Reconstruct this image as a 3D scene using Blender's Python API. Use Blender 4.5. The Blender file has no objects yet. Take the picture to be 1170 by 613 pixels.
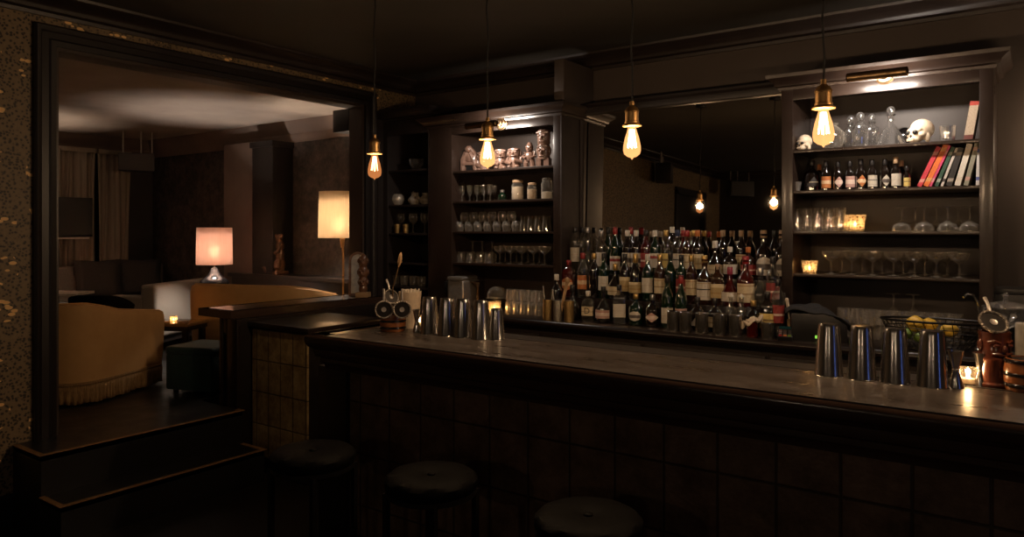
import bpy, bmesh, math, random
from mathutils import Matrix, Vector, Euler
PI = math.pi
random.seed(7)
scn = bpy.context.scene
COL = scn.collection

# ------------------------------------------------------------------ geometry helpers
class MB:
    """collects shapes; build() links them as ONE mesh object"""
    def __init__(s):
        s.v, s.f, s.sm = [], [], []
    def add(s, vs, fs, smooth=False):
        o = len(s.v)
        s.v += [tuple(p) for p in vs]
        s.f += [tuple(i + o for i in f) for f in fs]
        s.sm += [smooth] * len(fs)
        return s
    def box(s, x0, x1, y0, y1, z0, z1, M=None):
        vs = [Vector((x, y, z)) for z in (z0, z1) for y in (y0, y1) for x in (x0, x1)]
        if M is not None: vs = [M @ p for p in vs]
        return s.add(vs, [(0, 2, 3, 1), (4, 5, 7, 6), (0, 1, 5, 4), (2, 6, 7, 3), (0, 4, 6, 2), (1, 3, 7, 5)])
    def lathe(s, prof, n=20, c=(0, 0, 0), sq=None, a0=0.0, a1=None, M=None, wob=None):
        """prof: (radius, z) from bottom to top. sq: superellipse exponent for squared bodies"""
        full = a1 is None
        m = n if full else n + 1
        vs, fs = [], []
        for (r, z) in prof:
            for k in range(m):
                a = a0 + ((2 * PI if full else (a1 - a0)) * k / n)
                ca, sa = math.cos(a), math.sin(a)
                q = r
                if sq: q = r / (abs(ca) ** sq + abs(sa) ** sq) ** (1.0 / sq)
                if wob: q *= wob(k, z)
                p = Vector((c[0] + q * ca, c[1] + q * sa, c[2] + z))
                vs.append(M @ p if M is not None else p)
        for i in range(len(prof) - 1):
            for k in range(n):
                k2 = (k + 1) % m if full else k + 1
                fs.append((i * m + k, i * m + k2, (i + 1) * m + k2, (i + 1) * m + k))
        s.add(vs, fs, True)
        if full:
            o = len(s.v) - len(vs)
            if prof[0][0] > 1e-5:
                s.f.append(tuple(o + k for k in range(n))[::-1]); s.sm.append(False)
            if prof[-1][0] > 1e-5:
                s.f.append(tuple(o + (len(prof) - 1) * m + k for k in range(n))); s.sm.append(False)
        return s
    def shell(s, prof, n=20, c=(0, 0, 0), sq=None, M=None, wob=None):
        """an open lathe: prof runs outside up and inside down, no caps"""
        k0 = len(s.f)
        s.lathe(prof, n, c, sq, 0.0, None, M, wob)
        for e in (1, 2):
            if len(s.f) > k0 and len(s.f[-1]) == n and n > 4: s.f.pop(); s.sm.pop()
        return s
    def ell(s, c, r, nu=16, nv=10, M=None):
        vs, fs = [], []
        for i in range(nv + 1):
            t = PI * i / nv
            for k in range(nu):
                a = 2 * PI * k / nu
                p = Vector((r[0] * math.sin(t) * math.cos(a), r[1] * math.sin(t) * math.sin(a), -r[2] * math.cos(t)))
                if M is not None: p = M @ p
                vs.append(p + Vector(c))
        for i in range(nv):
            for k in range(nu):
                fs.append((i * nu + k, i * nu + (k + 1) % nu, (i + 1) * nu + (k + 1) % nu, (i + 1) * nu + k))
        return s.add(vs, fs, True)
    def tube(s, pts, r, n=8):
        pts = [Vector(p) for p in pts]
        rs = r if isinstance(r, (list, tuple)) else [r] * len(pts)
        up = Vector((0.13, 0.31, 0.94)).normalized()
        vs, fs = [], []
        for i, p in enumerate(pts):
            d = (pts[min(i + 1, len(pts) - 1)] - pts[max(i - 1, 0)])
            d = d.normalized() if d.length > 1e-9 else Vector((0, 0, 1))
            a = d.cross(up)
            if a.length < 0.2: a = d.cross(Vector((1, 0, 0)))
            a.normalize(); b = d.cross(a).normalized()
            for k in range(n):
                t = 2 * PI * k / n
                vs.append(p + a * (rs[i] * math.cos(t)) + b * (rs[i] * math.sin(t)))
        for i in range(len(pts) - 1):
            for k in range(n):
                fs.append((i * n + k, i * n + (k + 1) % n, (i + 1) * n + (k + 1) % n, (i + 1) * n + k))
        fs.append(tuple(range(n))[::-1]); fs.append(tuple((len(pts) - 1) * n + k for k in range(n)))
        return s.add(vs, fs, True)
    def prism(s, poly, z0, z1, M=None):
        n = len(poly)
        vs = [Vector((x, y, z0)) for x, y in poly] + [Vector((x, y, z1)) for x, y in poly]
        if M is not None: vs = [M @ p for p in vs]
        fs = [tuple(range(n))[::-1], tuple(range(n, 2 * n))] + [(i, (i + 1) % n, n + (i + 1) % n, n + i) for i in range(n)]
        return s.add(vs, fs)
    def sweep(s, prof, path, closed=False, smooth=False, M=None):
        """prof: closed section of (offset to the path's right-hand side, z); path: (x, y) points, mitred"""
        m, n = len(prof), len(path)
        vs, fs = [], []
        for i in range(n):
            p = Vector(path[i])
            dirs = []
            if closed or i > 0: dirs.append((p - Vector(path[i - 1])).normalized())
            if closed or i < n - 1: dirs.append((Vector(path[(i + 1) % n]) - p).normalized())
            ns = [Vector((d.y, -d.x)) for d in dirs]
            if len(ns) == 2:
                b = ns[0] + ns[1]
                b = b / max(0.15, b.dot(ns[0])) if b.length > 1e-6 else ns[0]
            else: b = ns[0]
            for (o, z) in prof:
                q = Vector((p.x + b.x * o, p.y + b.y * o, z))
                vs.append(M @ q if M is not None else q)
        for i in range(n if closed else n - 1):
            j = (i + 1) % n
            for k in range(m):
                k2 = (k + 1) % m
                fs.append((i * m + k, i * m + k2, j * m + k2, j * m + k))
        if not closed:
            fs.append(tuple(range(m))); fs.append(tuple((n - 1) * m + k for k in range(m))[::-1])
        return s.add(vs, fs, smooth)
    def grid(s, fn, nu, nv, smooth=True):
        vs = [fn(i / nu, j / nv) for j in range(nv + 1) for i in range(nu + 1)]
        w = nu + 1
        fs = [(j * w + i, j * w + i + 1, (j + 1) * w + i + 1, (j + 1) * w + i) for j in range(nv) for i in range(nu)]
        return s.add(vs, fs, smooth)
    def mesh(s, name, mat, bevel=0.0, segs=2, sharp=38):
        me = bpy.data.meshes.new(name)
        me.from_pydata(s.v, [], s.f)
        me.polygons.foreach_set('use_smooth', s.sm)
        bm = bmesh.new(); bm.from_mesh(me)
        bmesh.ops.recalc_face_normals(bm, faces=bm.faces)
        if bevel > 0:
            es = [e for e in bm.edges if len(e.link_faces) == 2 and e.calc_face_angle(0) > 0.5]
            bmesh.ops.bevel(bm, geom=es, offset=bevel, segments=segs, affect='EDGES', profile=0.6, clamp_overlap=True)
        bm.to_mesh(me); bm.free()
        if bevel > 0: me.polygons.foreach_set('use_smooth', [True] * len(me.polygons))
        me.set_sharp_from_angle(angle=math.radians(sharp))
        if mat is not None: me.materials.append(mat)
        return me
    def build(s, name, mat, parent=None, bevel=0.0, segs=2, loc=None, label=None, sharp=38, solid=0.0):
        o = bpy.data.objects.new(name, s.mesh(name, mat, bevel, segs, sharp))
        COL.objects.link(o)
        if parent is not None: o.parent = parent
        if loc is not None: o.location = loc
        if label: o['label'] = label
        if solid:
            md = o.modifiers.new('thickness', 'SOLIDIFY'); md.thickness = solid; md.offset = 0
        return o

def tag(o, label, cat, group=None):
    o['label'] = label; o['category'] = cat
    if group: o['group'] = group
    return o
def thing(name, label, cat, loc=(0, 0, 0), rz=0.0, group=None):
    o = bpy.data.objects.new(name, None); COL.objects.link(o)
    o.location = loc; o.rotation_euler = (0, 0, rz); o.empty_display_size = 0.05
    return tag(o, label, cat, group)
def struct(name, mb, mat, parent=None, bevel=0.0):
    o = mb.build(name, mat, parent, bevel)
    if parent is None: o['kind'] = 'structure'
    return o
KIDS = {}
def kids_of(root):
    return [o for o in COL.objects if o.parent is root]
def dup(root, loc, rz=0.0, label=None, group=None, tilt=None):
    """a copy of a thing with copies of its parts and sub-parts"""
    if root.name not in KIDS:
        KIDS[root.name] = [(c, kids_of(c)) for c in kids_of(root)]
    r = root.copy(); COL.objects.link(r)
    r.location = loc; r.rotation_euler = tilt if tilt else (0, 0, rz)
    if label: r['label'] = label
    if group: r['group'] = group
    for ch, gs in KIDS[root.name]:
        c = ch.copy(); COL.objects.link(c); c.parent = r
        for g in gs:
            d = g.copy(); COL.objects.link(d); d.parent = c
    return r
PROTO = {}
def place(key, make, loc, rz, label, group=None, tilt=None):
    """first call builds the kind, later calls copy it"""
    if key not in PROTO:
        r = make(); PROTO[key] = r
        r.location = loc; r.rotation_euler = tilt if tilt else (0, 0, rz); r['label'] = label
        if group: r['group'] = group
        return r
    return dup(PROTO[key], loc, rz, label, group, tilt)

# where a sight line of the standing viewer meets a plane of the room (metres)
EYE = 1.58; FPX = 836.0; CY, SY = 0.8125, 0.583
def ray(u): return (u - 585.0) / FPX
def x_at(u, Y):
    t = ray(u); d = Y / (SY * t + CY); return (CY * t - SY) * d
def z_at(u, v, Y):
    t = ray(u); d = Y / (SY * t + CY); return EYE - (v - 264.0) / FPX * d
def on_x(u, v, X):
    t = ray(u); d = X / (CY * t - SY); return Vector((X, (SY * t + CY) * d, EYE - (v - 264.0) / FPX * d))
def on_z(u, v, Z):
    d = (EYE - Z) * FPX / (v - 264.0); t = ray(u); return Vector(((CY * t - SY) * d, (SY * t + CY) * d, Z))
def at_d(u, v, d):
    t = ray(u); return Vector(((CY * t - SY) * d, (SY * t + CY) * d, EYE - (v - 264.0) / FPX * d))
ORD = ['first', 'second', 'third', 'fourth', 'fifth', 'sixth', 'seventh', 'eighth', 'ninth', 'tenth', 'eleventh', 'twelfth', 'thirteenth', 'fourteenth', 'fifteenth',
       'sixteenth', 'seventeenth', 'eighteenth', 'nineteenth', 'twentieth', 'twenty-first', 'twenty-second', 'twenty-third', 'twenty-fourth', 'twenty-fifth']

# ------------------------------------------------------------------ materials
def new_mat(name):
    m = bpy.data.materials.new(name); m.use_nodes = True
    nt = m.node_tree; nt.nodes.clear()
    out = nt.nodes.new('ShaderNodeOutputMaterial')
    return m, nt, out
def N(nt, t, **kw):
    n = nt.nodes.new('ShaderNode' + t)
    for k, v in kw.items(): setattr(n, k, v)
    return n
def setin(n, **kw):
    for k, v in kw.items(): n.inputs[k.replace('_', ' ')].default_value = v
def c4(c): return (c[0], c[1], c[2], 1.0)
def ramp(nt, stops, interp='LINEAR'):
    r = N(nt, 'ValToRGB'); cr = r.color_ramp; cr.interpolation = interp
    while len(cr.elements) < len(stops): cr.elements.new(0.5)
    for e, (p, c) in zip(cr.elements, stops): e.position = p; e.color = c4(c)
    return r
def mat(name, c, rough=0.5, metal=0.0, c2=None, scale=8.0, stretch=(1, 1, 1), bump=0.0, coat=0.0, sheen=0.0, rvar=0.0, detail=4.0, spec=0.5, transl=0.0, see=0.0):
    """a Principled surface whose colour, gloss and relief vary with a noise in object space"""
    m, nt, out = new_mat(name)
    b = N(nt, 'BsdfPrincipled')
    tc = N(nt, 'TexCoord'); mp = N(nt, 'Mapping'); mp.inputs['Scale'].default_value = stretch
    nz = N(nt, 'TexNoise'); setin(nz, Scale=scale, Detail=detail, Roughness=0.6)
    nt.links.new(tc.outputs['Object'], mp.inputs['Vector']); nt.links.new(mp.outputs['Vector'], nz.inputs['Vector'])
    c2 = c2 or tuple(x * 0.72 for x in c)
    r = ramp(nt, [(0.3, c2), (0.7, c)])
    nt.links.new(nz.outputs['Fac'], r.inputs['Fac']); nt.links.new(r.outputs['Color'], b.inputs['Base Color'])
    b.inputs['Roughness'].default_value = rough; b.inputs['Metallic'].default_value = metal
    b.inputs['Specular IOR Level'].default_value = spec
    if rvar:
        mr = N(nt, 'MapRange'); setin(mr, From_Min=0.3, From_Max=0.7, To_Min=max(0.02, rough - rvar), To_Max=min(1, rough + rvar))
        nt.links.new(nz.outputs['Fac'], mr.inputs['Value']); nt.links.new(mr.outputs['Result'], b.inputs['Roughness'])
    if bump:
        bp = N(nt, 'Bump'); setin(bp, Strength=bump, Distance=0.01)
        nt.links.new(nz.outputs['Fac'], bp.inputs['Height']); nt.links.new(bp.outputs['Normal'], b.inputs['Normal'])
    if coat: b.inputs['Coat Weight'].default_value = coat; b.inputs['Coat Roughness'].default_value = 0.15
    if sheen: b.inputs['Sheen Weight'].default_value = sheen; b.inputs['Sheen Roughness'].default_value = 0.4
    sh = b.outputs['BSDF']
    if transl:
        tl = N(nt, 'BsdfTranslucent'); nt.links.new(r.outputs['Color'], tl.inputs['Color'])
        mx = N(nt, 'MixShader'); mx.inputs['Fac'].default_value = transl
        nt.links.new(sh, mx.inputs[1]); nt.links.new(tl.outputs['BSDF'], mx.inputs[2]); sh = mx.outputs['Shader']
    if see:      # thin cloth: part of the light goes nearly straight on, blurred
        rf = N(nt, 'BsdfRefraction'); setin(rf, Roughness=0.75, IOR=1.2); nt.links.new(r.outputs['Color'], rf.inputs['Color'])
        mx = N(nt, 'MixShader'); mx.inputs['Fac'].default_value = see
        nt.links.new(sh, mx.inputs[1]); nt.links.new(rf.outputs['BSDF'], mx.inputs[2]); sh = mx.outputs['Shader']
    nt.links.new(sh, out.inputs['Surface'])
    return m
def glass(name, tint, body=0.1, bodycol=None, rough=0.04, edge=0.9, base=0.05, power=3.0, crackle=0.0, rim=0.3):
    """thin glass: clear with a tint, a haze and paler rim put in as caught light, glossier towards its edges"""
    m, nt, out = new_mat(name)
    tr = N(nt, 'BsdfTransparent'); tr.inputs['Color'].default_value = c4(tint)
    df = N(nt, 'BsdfDiffuse'); df.inputs['Color'].default_value = c4(bodycol or tint)
    gl = N(nt, 'BsdfGlossy'); setin(gl, Color=(1, 1, 1, 1), Roughness=rough)
    lw = N(nt, 'LayerWeight'); lw.inputs['Blend'].default_value = 0.5
    pw = N(nt, 'Math', operation='POWER'); pw.inputs[1].default_value = power
    ma = N(nt, 'Math', operation='MULTIPLY_ADD'); ma.inputs[1].default_value = edge; ma.inputs[2].default_value = base
    nt.links.new(lw.outputs['Facing'], pw.inputs[0]); nt.links.new(pw.outputs[0], ma.inputs[0])
    m1 = N(nt, 'MixShader')
    p2 = N(nt, 'Math', operation='POWER'); p2.inputs[1].default_value = 2.2
    ma2 = N(nt, 'Math', operation='MULTIPLY_ADD'); ma2.inputs[1].default_value = rim; ma2.inputs[2].default_value = body  # diffuse rim imitates light gathered along the glass edge
    nt.links.new(lw.outputs['Facing'], p2.inputs[0]); nt.links.new(p2.outputs[0], ma2.inputs[0]); nt.links.new(ma2.outputs[0], m1.inputs['Fac'])
    nt.links.new(tr.outputs['BSDF'], m1.inputs[1]); nt.links.new(df.outputs['BSDF'], m1.inputs[2])
    m2 = N(nt, 'MixShader')
    nt.links.new(ma.outputs[0], m2.inputs['Fac']); nt.links.new(m1.outputs['Shader'], m2.inputs[1]); nt.links.new(gl.outputs['BSDF'], m2.inputs[2])
    tc = N(nt, 'TexCoord')
    if crackle:
        vo = N(nt, 'TexVoronoi', feature='DISTANCE_TO_EDGE'); vo.inputs['Scale'].default_value = crackle
        nt.links.new(tc.outputs['Object'], vo.inputs['Vector'])
        tl = N(nt, 'BsdfTranslucent'); tl.inputs['Color'].default_value = c4((0.9, 0.8, 0.62))
        r = ramp(nt, [(0.0, (0.5, 0.5, 0.5)), (0.16, (0.08, 0.08, 0.08))])
        nt.links.new(vo.outputs['Distance'], r.inputs['Fac'])
        nt.links.new(r.outputs['Color'], m1.inputs['Fac']); nt.links.new(tl.outputs['BSDF'], m1.inputs[2])
        bp = N(nt, 'Bump'); setin(bp, Strength=0.6, Distance=0.004)
        nt.links.new(vo.outputs['Distance'], bp.inputs['Height']); nt.links.new(bp.outputs['Normal'], gl.inputs['Normal'])
    nt.links.new(m2.outputs['Shader'], out.inputs['Surface'])
    return m
def glow(name, c, s, clear=0.0):
    """a thing that gives off light, wholly or as lit glass"""
    m, nt, out = new_mat(name)
    tc = N(nt, 'TexCoord'); nz = N(nt, 'TexNoise'); setin(nz, Scale=30.0)
    nt.links.new(tc.outputs['Object'], nz.inputs['Vector'])
    mr = N(nt, 'MapRange'); setin(mr, To_Min=0.85 * s, To_Max=1.15 * s)
    nt.links.new(nz.outputs['Fac'], mr.inputs['Value'])
    e = N(nt, 'Emission'); e.inputs['Color'].default_value = c4(c)
    nt.links.new(mr.outputs['Result'], e.inputs['Strength'])
    sh = e.outputs['Emission']
    if clear:
        tr = N(nt, 'BsdfTransparent'); tr.inputs['Color'].default_value = (1, .93, .82, 1)
        mx = N(nt, 'MixShader'); mx.inputs['Fac'].default_value = clear
        nt.links.new(sh, mx.inputs[1]); nt.links.new(tr.outputs['BSDF'], mx.inputs[2]); sh = mx.outputs['Shader']
    nt.links.new(sh, out.inputs['Surface'])
    return m
def label_mat(name, stops, grain=0.25):
    """printed paper: horizontal bands by height with small-print speckle"""
    m, nt, out = new_mat(name)
    b = N(nt, 'BsdfPrincipled'); setin(b, Roughness=0.55)
    tc = N(nt, 'TexCoord'); sp = N(nt, 'SeparateXYZ'); nt.links.new(tc.outputs['Generated'], sp.inputs['Vector'])
    r = ramp(nt, stops, 'CONSTANT'); nt.links.new(sp.outputs['Z'], r.inputs['Fac'])
    mp = N(nt, 'Mapping'); mp.inputs['Scale'].default_value = (9, 9, 26); nt.links.new(tc.outputs['Generated'], mp.inputs['Vector'])
    nz = N(nt, 'TexNoise'); setin(nz, Scale=1.6, Detail=2.0); nt.links.new(mp.outputs['Vector'], nz.inputs['Vector'])
    r2 = ramp(nt, [(0.0, (1, 1, 1)), (0.57, (1, 1, 1)), (0.62, (1 - grain,) * 3)])
    nt.links.new(nz.outputs['Fac'], r2.inputs['Fac'])
    mx = N(nt, 'MixRGB', blend_type='MULTIPLY'); mx.inputs['Fac'].default_value = 1
    nt.links.new(r.outputs['Color'], mx.inputs[1]); nt.links.new(r2.outputs['Color'], mx.inputs[2])
    nt.links.new(mx.outputs['Color'], b.inputs['Base Color']); nt.links.new(b.outputs['BSDF'], out.inputs['Surface'])
    return m
M = {}
M['bar_wood'] = mat('dark bar wood', (0.016, 0.009, 0.007), 0.3, c2=(0.007, 0.004, 0.003), scale=3, stretch=(1.2, 14, 14), bump=0.08, coat=0.3)
M['bar_top'] = mat('worn bar top', (0.04, 0.031, 0.026), 0.36, c2=(0.026, 0.02, 0.016), scale=3.5, stretch=(1, 3.5, 3.5), bump=0.05, rvar=0.12, coat=0.15)
M['rail'] = mat('dark rubber rail', (0.02, 0.017, 0.016), 0.45, scale=60, bump=0.1)
M['cab'] = mat('umber cabinet paint', (0.025, 0.0145, 0.01), 0.32, c2=(0.018, 0.0105, 0.0075), scale=5, bump=0.03, rvar=0.05, coat=0.25)
M['cab_back'] = mat('cabinet back paint', (0.034, 0.022, 0.016), 0.5, scale=4, bump=0.04)
M['cab_dark'] = mat('black brown paint', (0.02, 0.014, 0.012), 0.4, scale=5, bump=0.03)
M['casing'] = mat('black stained casing', (0.013, 0.0085, 0.007), 0.42, scale=6, stretch=(6, 6, 1), bump=0.06)
M['crown'] = mat('dark crown paint', (0.028, 0.019, 0.015), 0.4, scale=7, bump=0.02)
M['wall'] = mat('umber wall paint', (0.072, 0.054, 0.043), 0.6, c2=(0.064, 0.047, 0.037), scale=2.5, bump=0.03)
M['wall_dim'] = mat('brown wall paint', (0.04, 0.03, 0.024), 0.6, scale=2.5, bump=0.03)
M['ceil'] = mat('dark ceiling paint', (0.035, 0.028, 0.02), 0.75, scale=2, bump=0.02)
M['lounge_ceil'] = mat('taupe ceiling paint', (0.38, 0.31, 0.26), 0.8, scale=2, bump=0.02)
M['lounge_wall'] = mat('taupe wall paint', (0.2, 0.14, 0.11), 0.7, scale=2, bump=0.03)
M['floor'] = mat('dark stained floor', (0.014, 0.01, 0.008), 0.45, scale=2, stretch=(1, 9, 1), bump=0.06)
M['lounge_floor'] = mat('dark lounge floor', (0.012, 0.0105, 0.0095), 0.38, scale=3, stretch=(2, 2, 1), bump=0.05, rvar=0.1)
M['brass_edge'] = mat('worn wood nosing', (0.36, 0.2, 0.085), 0.45, scale=20, metal=0.35)
M['brass'] = mat('brass', (0.75, 0.45, 0.18), 0.36, metal=1.0, scale=30)
M['brass_dark'] = mat('aged brass', (0.3, 0.19, 0.1), 0.35, metal=1.0, scale=30)
M['steel'] = mat('polished steel', (0.66, 0.63, 0.6), 0.19, metal=1.0, c2=(0.5, 0.48, 0.46), scale=40)
M['steel_dull'] = mat('scuffed steel', (0.5, 0.46, 0.42), 0.34, metal=0.75, scale=60, bump=0.03)
M['gold_tin'] = mat('gold etched tin', (0.5, 0.33, 0.13), 0.35, metal=0.9, c2=(0.28, 0.18, 0.07), scale=160, bump=0.5)
M['silver_tin'] = mat('silver etched tin', (0.55, 0.5, 0.42), 0.35, metal=0.9, c2=(0.25, 0.22, 0.18), scale=160, bump=0.5)
M['black'] = mat('black plastic', (0.012, 0.011, 0.011), 0.4, scale=20)
M['black_gloss'] = mat('glossy black ceramic', (0.01, 0.008, 0.008), 0.08, scale=10, coat=1.0)
M['black_metal'] = mat('black metal', (0.018, 0.015, 0.014), 0.4, metal=0.6, scale=40)
M['leather'] = mat('black leather', (0.004, 0.0035, 0.003), 0.6, spec=0.06, scale=90, bump=0.12)
M['cord'] = mat('black cloth cord', (0.006, 0.005, 0.005), 0.85, scale=200)
M['velvet'] = mat('tan velvet', (0.62, 0.36, 0.14), 0.8, c2=(0.54, 0.3, 0.11), scale=6, sheen=0.08, bump=0.05)
M['fringe'] = mat('tan bullion fringe', (0.42, 0.25, 0.1), 0.8, c2=(0.16, 0.09, 0.035), scale=40, stretch=(6, 6, 0.6), bump=0.5)
M['boucle'] = mat('grey boucle', (0.28, 0.24, 0.2), 0.9, c2=(0.19, 0.16, 0.13), scale=120, bump=0.5)
M['cushion'] = mat('dark grey linen', (0.04, 0.034, 0.03), 0.9, scale=90, bump=0.3)
M['teal'] = mat('teal velvet', (0.008, 0.04, 0.034), 0.7, sheen=0.2, scale=10)
M['curtain'] = mat('taupe curtain cloth', (0.32, 0.26, 0.2), 0.9, c2=(0.26, 0.205, 0.155), scale=6, stretch=(12, 12, 0.4), bump=0.1)
M['ceramic'] = mat('brown glazed ceramic', (0.19, 0.11, 0.08), 0.32, c2=(0.08, 0.045, 0.032), scale=26, bump=0.12, coat=0.2)
M['ceramic_pale'] = mat('pale glazed ceramic', (0.5, 0.38, 0.28), 0.35, c2=(0.34, 0.24, 0.17), scale=20, bump=0.1, coat=0.2)
M['amber_ceramic'] = mat('amber glazed ceramic', (0.34, 0.12, 0.04), 0.2, c2=(0.17, 0.055, 0.018), scale=22, bump=0.12, coat=0.6)
M['red_ceramic'] = mat('oxblood glazed ceramic', (0.13, 0.035, 0.018), 0.16, c2=(0.06, 0.016, 0.01), scale=22, bump=0.12, coat=0.8)
M['bone'] = mat('bone ceramic', (0.72, 0.6, 0.45), 0.45, c2=(0.55, 0.44, 0.31), scale=18, bump=0.1)
M['bronze'] = mat('carved dark wood', (0.22, 0.1, 0.05), 0.28, c2=(0.08, 0.035, 0.018), scale=30, bump=0.25, coat=0.3)
M['oak'] = mat('pale wood', (0.45, 0.28, 0.14), 0.5, c2=(0.33, 0.2, 0.09), scale=14, stretch=(1, 1, 9), bump=0.06)
M['paper'] = mat('white paper', (0.75, 0.68, 0.58), 0.7, scale=30, transl=0.3)
M['cloth_black'] = mat('black cloth', (0.02, 0.018, 0.018), 0.85, scale=60, bump=0.3)
M['lemon'] = mat('lemon peel', (0.85, 0.56, 0.08), 0.45, c2=(0.75, 0.45, 0.05), scale=60, bump=0.15)
M['lime'] = mat('lime peel', (0.18, 0.3, 0.03), 0.45, scale=60, bump=0.15)
M['cork'] = mat('cork', (0.5, 0.36, 0.22), 0.8, scale=80, bump=0.2)
M['wax'] = mat('white wax', (0.8, 0.72, 0.6), 0.5, scale=20, transl=0.4)
M['shade_cream'] = mat('pleated cream silk', (0.88, 0.75, 0.58), 0.8, c2=(0.8, 0.66, 0.49), scale=10, stretch=(9, 9, 0.5), transl=0.62, see=0.4)
M['shade_pink'] = mat('blush silk', (0.9, 0.68, 0.58), 0.8, c2=(0.84, 0.61, 0.51), scale=10, stretch=(14, 14, 0.5), transl=0.62, see=0.4)
M['glass'] = glass('clear glass', (0.95, 0.94, 0.92), 0.03, (0.9, 0.82, 0.7), 0.05, 0.85, 0.08, 1.7, rim=.42)
M['glass_smoke'] = glass('dim clear glass', (0.88, 0.86, 0.82), 0.015, (0.75, 0.66, 0.54), 0.05, 0.85, 0.07, 1.8, rim=.36)
M['crystal'] = glass('cut crystal', (0.9, 0.9, 0.9), 0.02, (0.9, 0.86, 0.82), 0.05, 0.95, 0.18, 1.4, rim=.4)
M['mosaic'] = glass('mosaic glass', (0.95, 0.85, 0.7), 0.4, (0.9, 0.8, 0.6), 0.1, 0.6, 0.08, 2.0, crackle=70)
M['g_clear'] = glass('clear bottle glass', (0.8, 0.78, 0.73), 0.02, (0.42, 0.38, 0.32), 0.09, 0.85, 0.1, 1.9, rim=.25)
M['g_green'] = glass('green bottle glass', (0.06, 0.2, 0.09), 0.4, (0.009, 0.032, 0.014), 0.09, 0.85, 0.1, 1.9)
M['g_dkgreen'] = glass('dark green bottle glass', (0.03, 0.09, 0.04), 0.5, (0.008, 0.03, 0.012), 0.09, 0.85, 0.1, 1.9)
M['g_dark'] = glass('dark bottle glass', (0.05, 0.03, 0.02), 0.6, (0.012, 0.007, 0.005), 0.09, 0.85, 0.1, 1.9)
M['g_amber'] = glass('amber spirit bottle', (0.3, 0.12, 0.04), 0.4, (0.06, 0.022, 0.008), 0.09, 0.85, 0.1, 1.9)
M['g_red'] = glass('red spirit bottle', (0.2, 0.02, 0.012), 0.5, (0.1, 0.008, 0.005), 0.09, 0.85, 0.1, 1.9)
for nm, c, me, ro in (('c_red', (0.3, 0.02, 0.02), 0, .35), ('c_white', (0.7, 0.64, 0.55), 0, .4), ('c_black', (0.015, 0.013, 0.013), 0, .35), ('c_gold', (0.55, 0.36, 0.13), .8, .35),
                      ('c_silver', (0.5, 0.48, 0.46), .9, .3), ('c_orange', (0.5, 0.15, 0.03), 0, .4), ('c_navy', (0.02, 0.03, 0.09), 0, .4), ('c_pink', (0.3, 0.03, 0.06), 0, .4), ('c_tan', (0.4, 0.26, 0.15), 0, .5)):
    M[nm] = mat('cap ' + nm[2:], c, ro, me, scale=40)
W_, K_, R_, O_, G_ = (.55, .49, .4), (.03, .025, .025), (.25, .03, .025), (.46, .16, .045), (.38, .27, .12)
PK = (.48, .29, .24)
M['l_white'] = label_mat('white label', [(0, W_), (.16, (.4, .34, .28)), (.2, W_), (.55, K_), (.62, W_), (.9, G_), (.94, W_)])
M['l_plain'] = label_mat('plain label', [(0, W_), (.45, (.5, .42, .34)), (.52, W_)], .35)
M['l_beige'] = label_mat('beige label', [(0, (.58, .47, .3)), (.4, (.3, .2, .1)), (.48, (.6, .48, .3)), (.85, (.35, .22, .1)), (.9, (.6, .48, .3))])
M['l_pink'] = label_mat('pink label', [(0, PK), (.3, (.7, .55, .46)), (.7, (.4, .16, .13)), (.78, PK)])
M['l_orange'] = label_mat('orange label', [(0, O_), (.35, (.7, .5, .3)), (.65, (.45, .1, .03)), (.75, O_)])
M['l_red'] = label_mat('red label', [(0, R_), (.4, (.66, .5, .4)), (.52, R_)])
M['l_whitered'] = label_mat('white label with a red band', [(0, W_), (.5, W_), (.62, R_), (.82, W_)])
M['l_gold'] = label_mat('gold label', [(0, G_), (.3, (.3, .18, .06)), (.4, G_), (.75, (.62, .5, .3))])
M['l_dark'] = label_mat('black label', [(0, K_), (.4, (.45, .38, .26)), (.5, K_)])
M['l_yellow'] = label_mat('yellow label', [(0, (.62, .46, .14)), (.5, (.2, .13, .05)), (.62, (.62, .46, .14))])
M['l_star'] = label_mat('white label with dark emblem', [(0, W_), (.3, (.1, .08, .07)), (.62, W_)], .1)
M['bar_edge'] = mat('oiled bar moulding', (0.055, 0.03, 0.021), 0.26, c2=(0.03, 0.016, 0.012), scale=3, stretch=(1.2, 14, 14), bump=0.06, coat=0.3)
M['julep'] = mat('worn silver plate', (0.5, 0.46, 0.4), 0.24, metal=0.95, c2=(0.34, 0.31, 0.27), scale=50)
M['pewter'] = mat('pewter', (0.5, 0.43, 0.34), 0.38, metal=0.45, c2=(0.34, 0.29, 0.23), scale=30)
M['strainer'] = mat('worn strainer steel', (0.22, 0.19, 0.16), 0.4, metal=0.6, scale=60)
M['cab_side'] = mat('umber cabinet side', (0.03, 0.02, 0.016), 0.55, scale=5, bump=0.03, spec=0.3)
M['glass_cut_lit'] = glass('brightened cut tumbler glass', (0.93, 0.92, 0.9), 0.06, (0.9, 0.82, 0.7), 0.06, 0.9, 0.1, 1.5, rim=.6)  # haze and rims raised so these tumblers look lit
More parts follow.
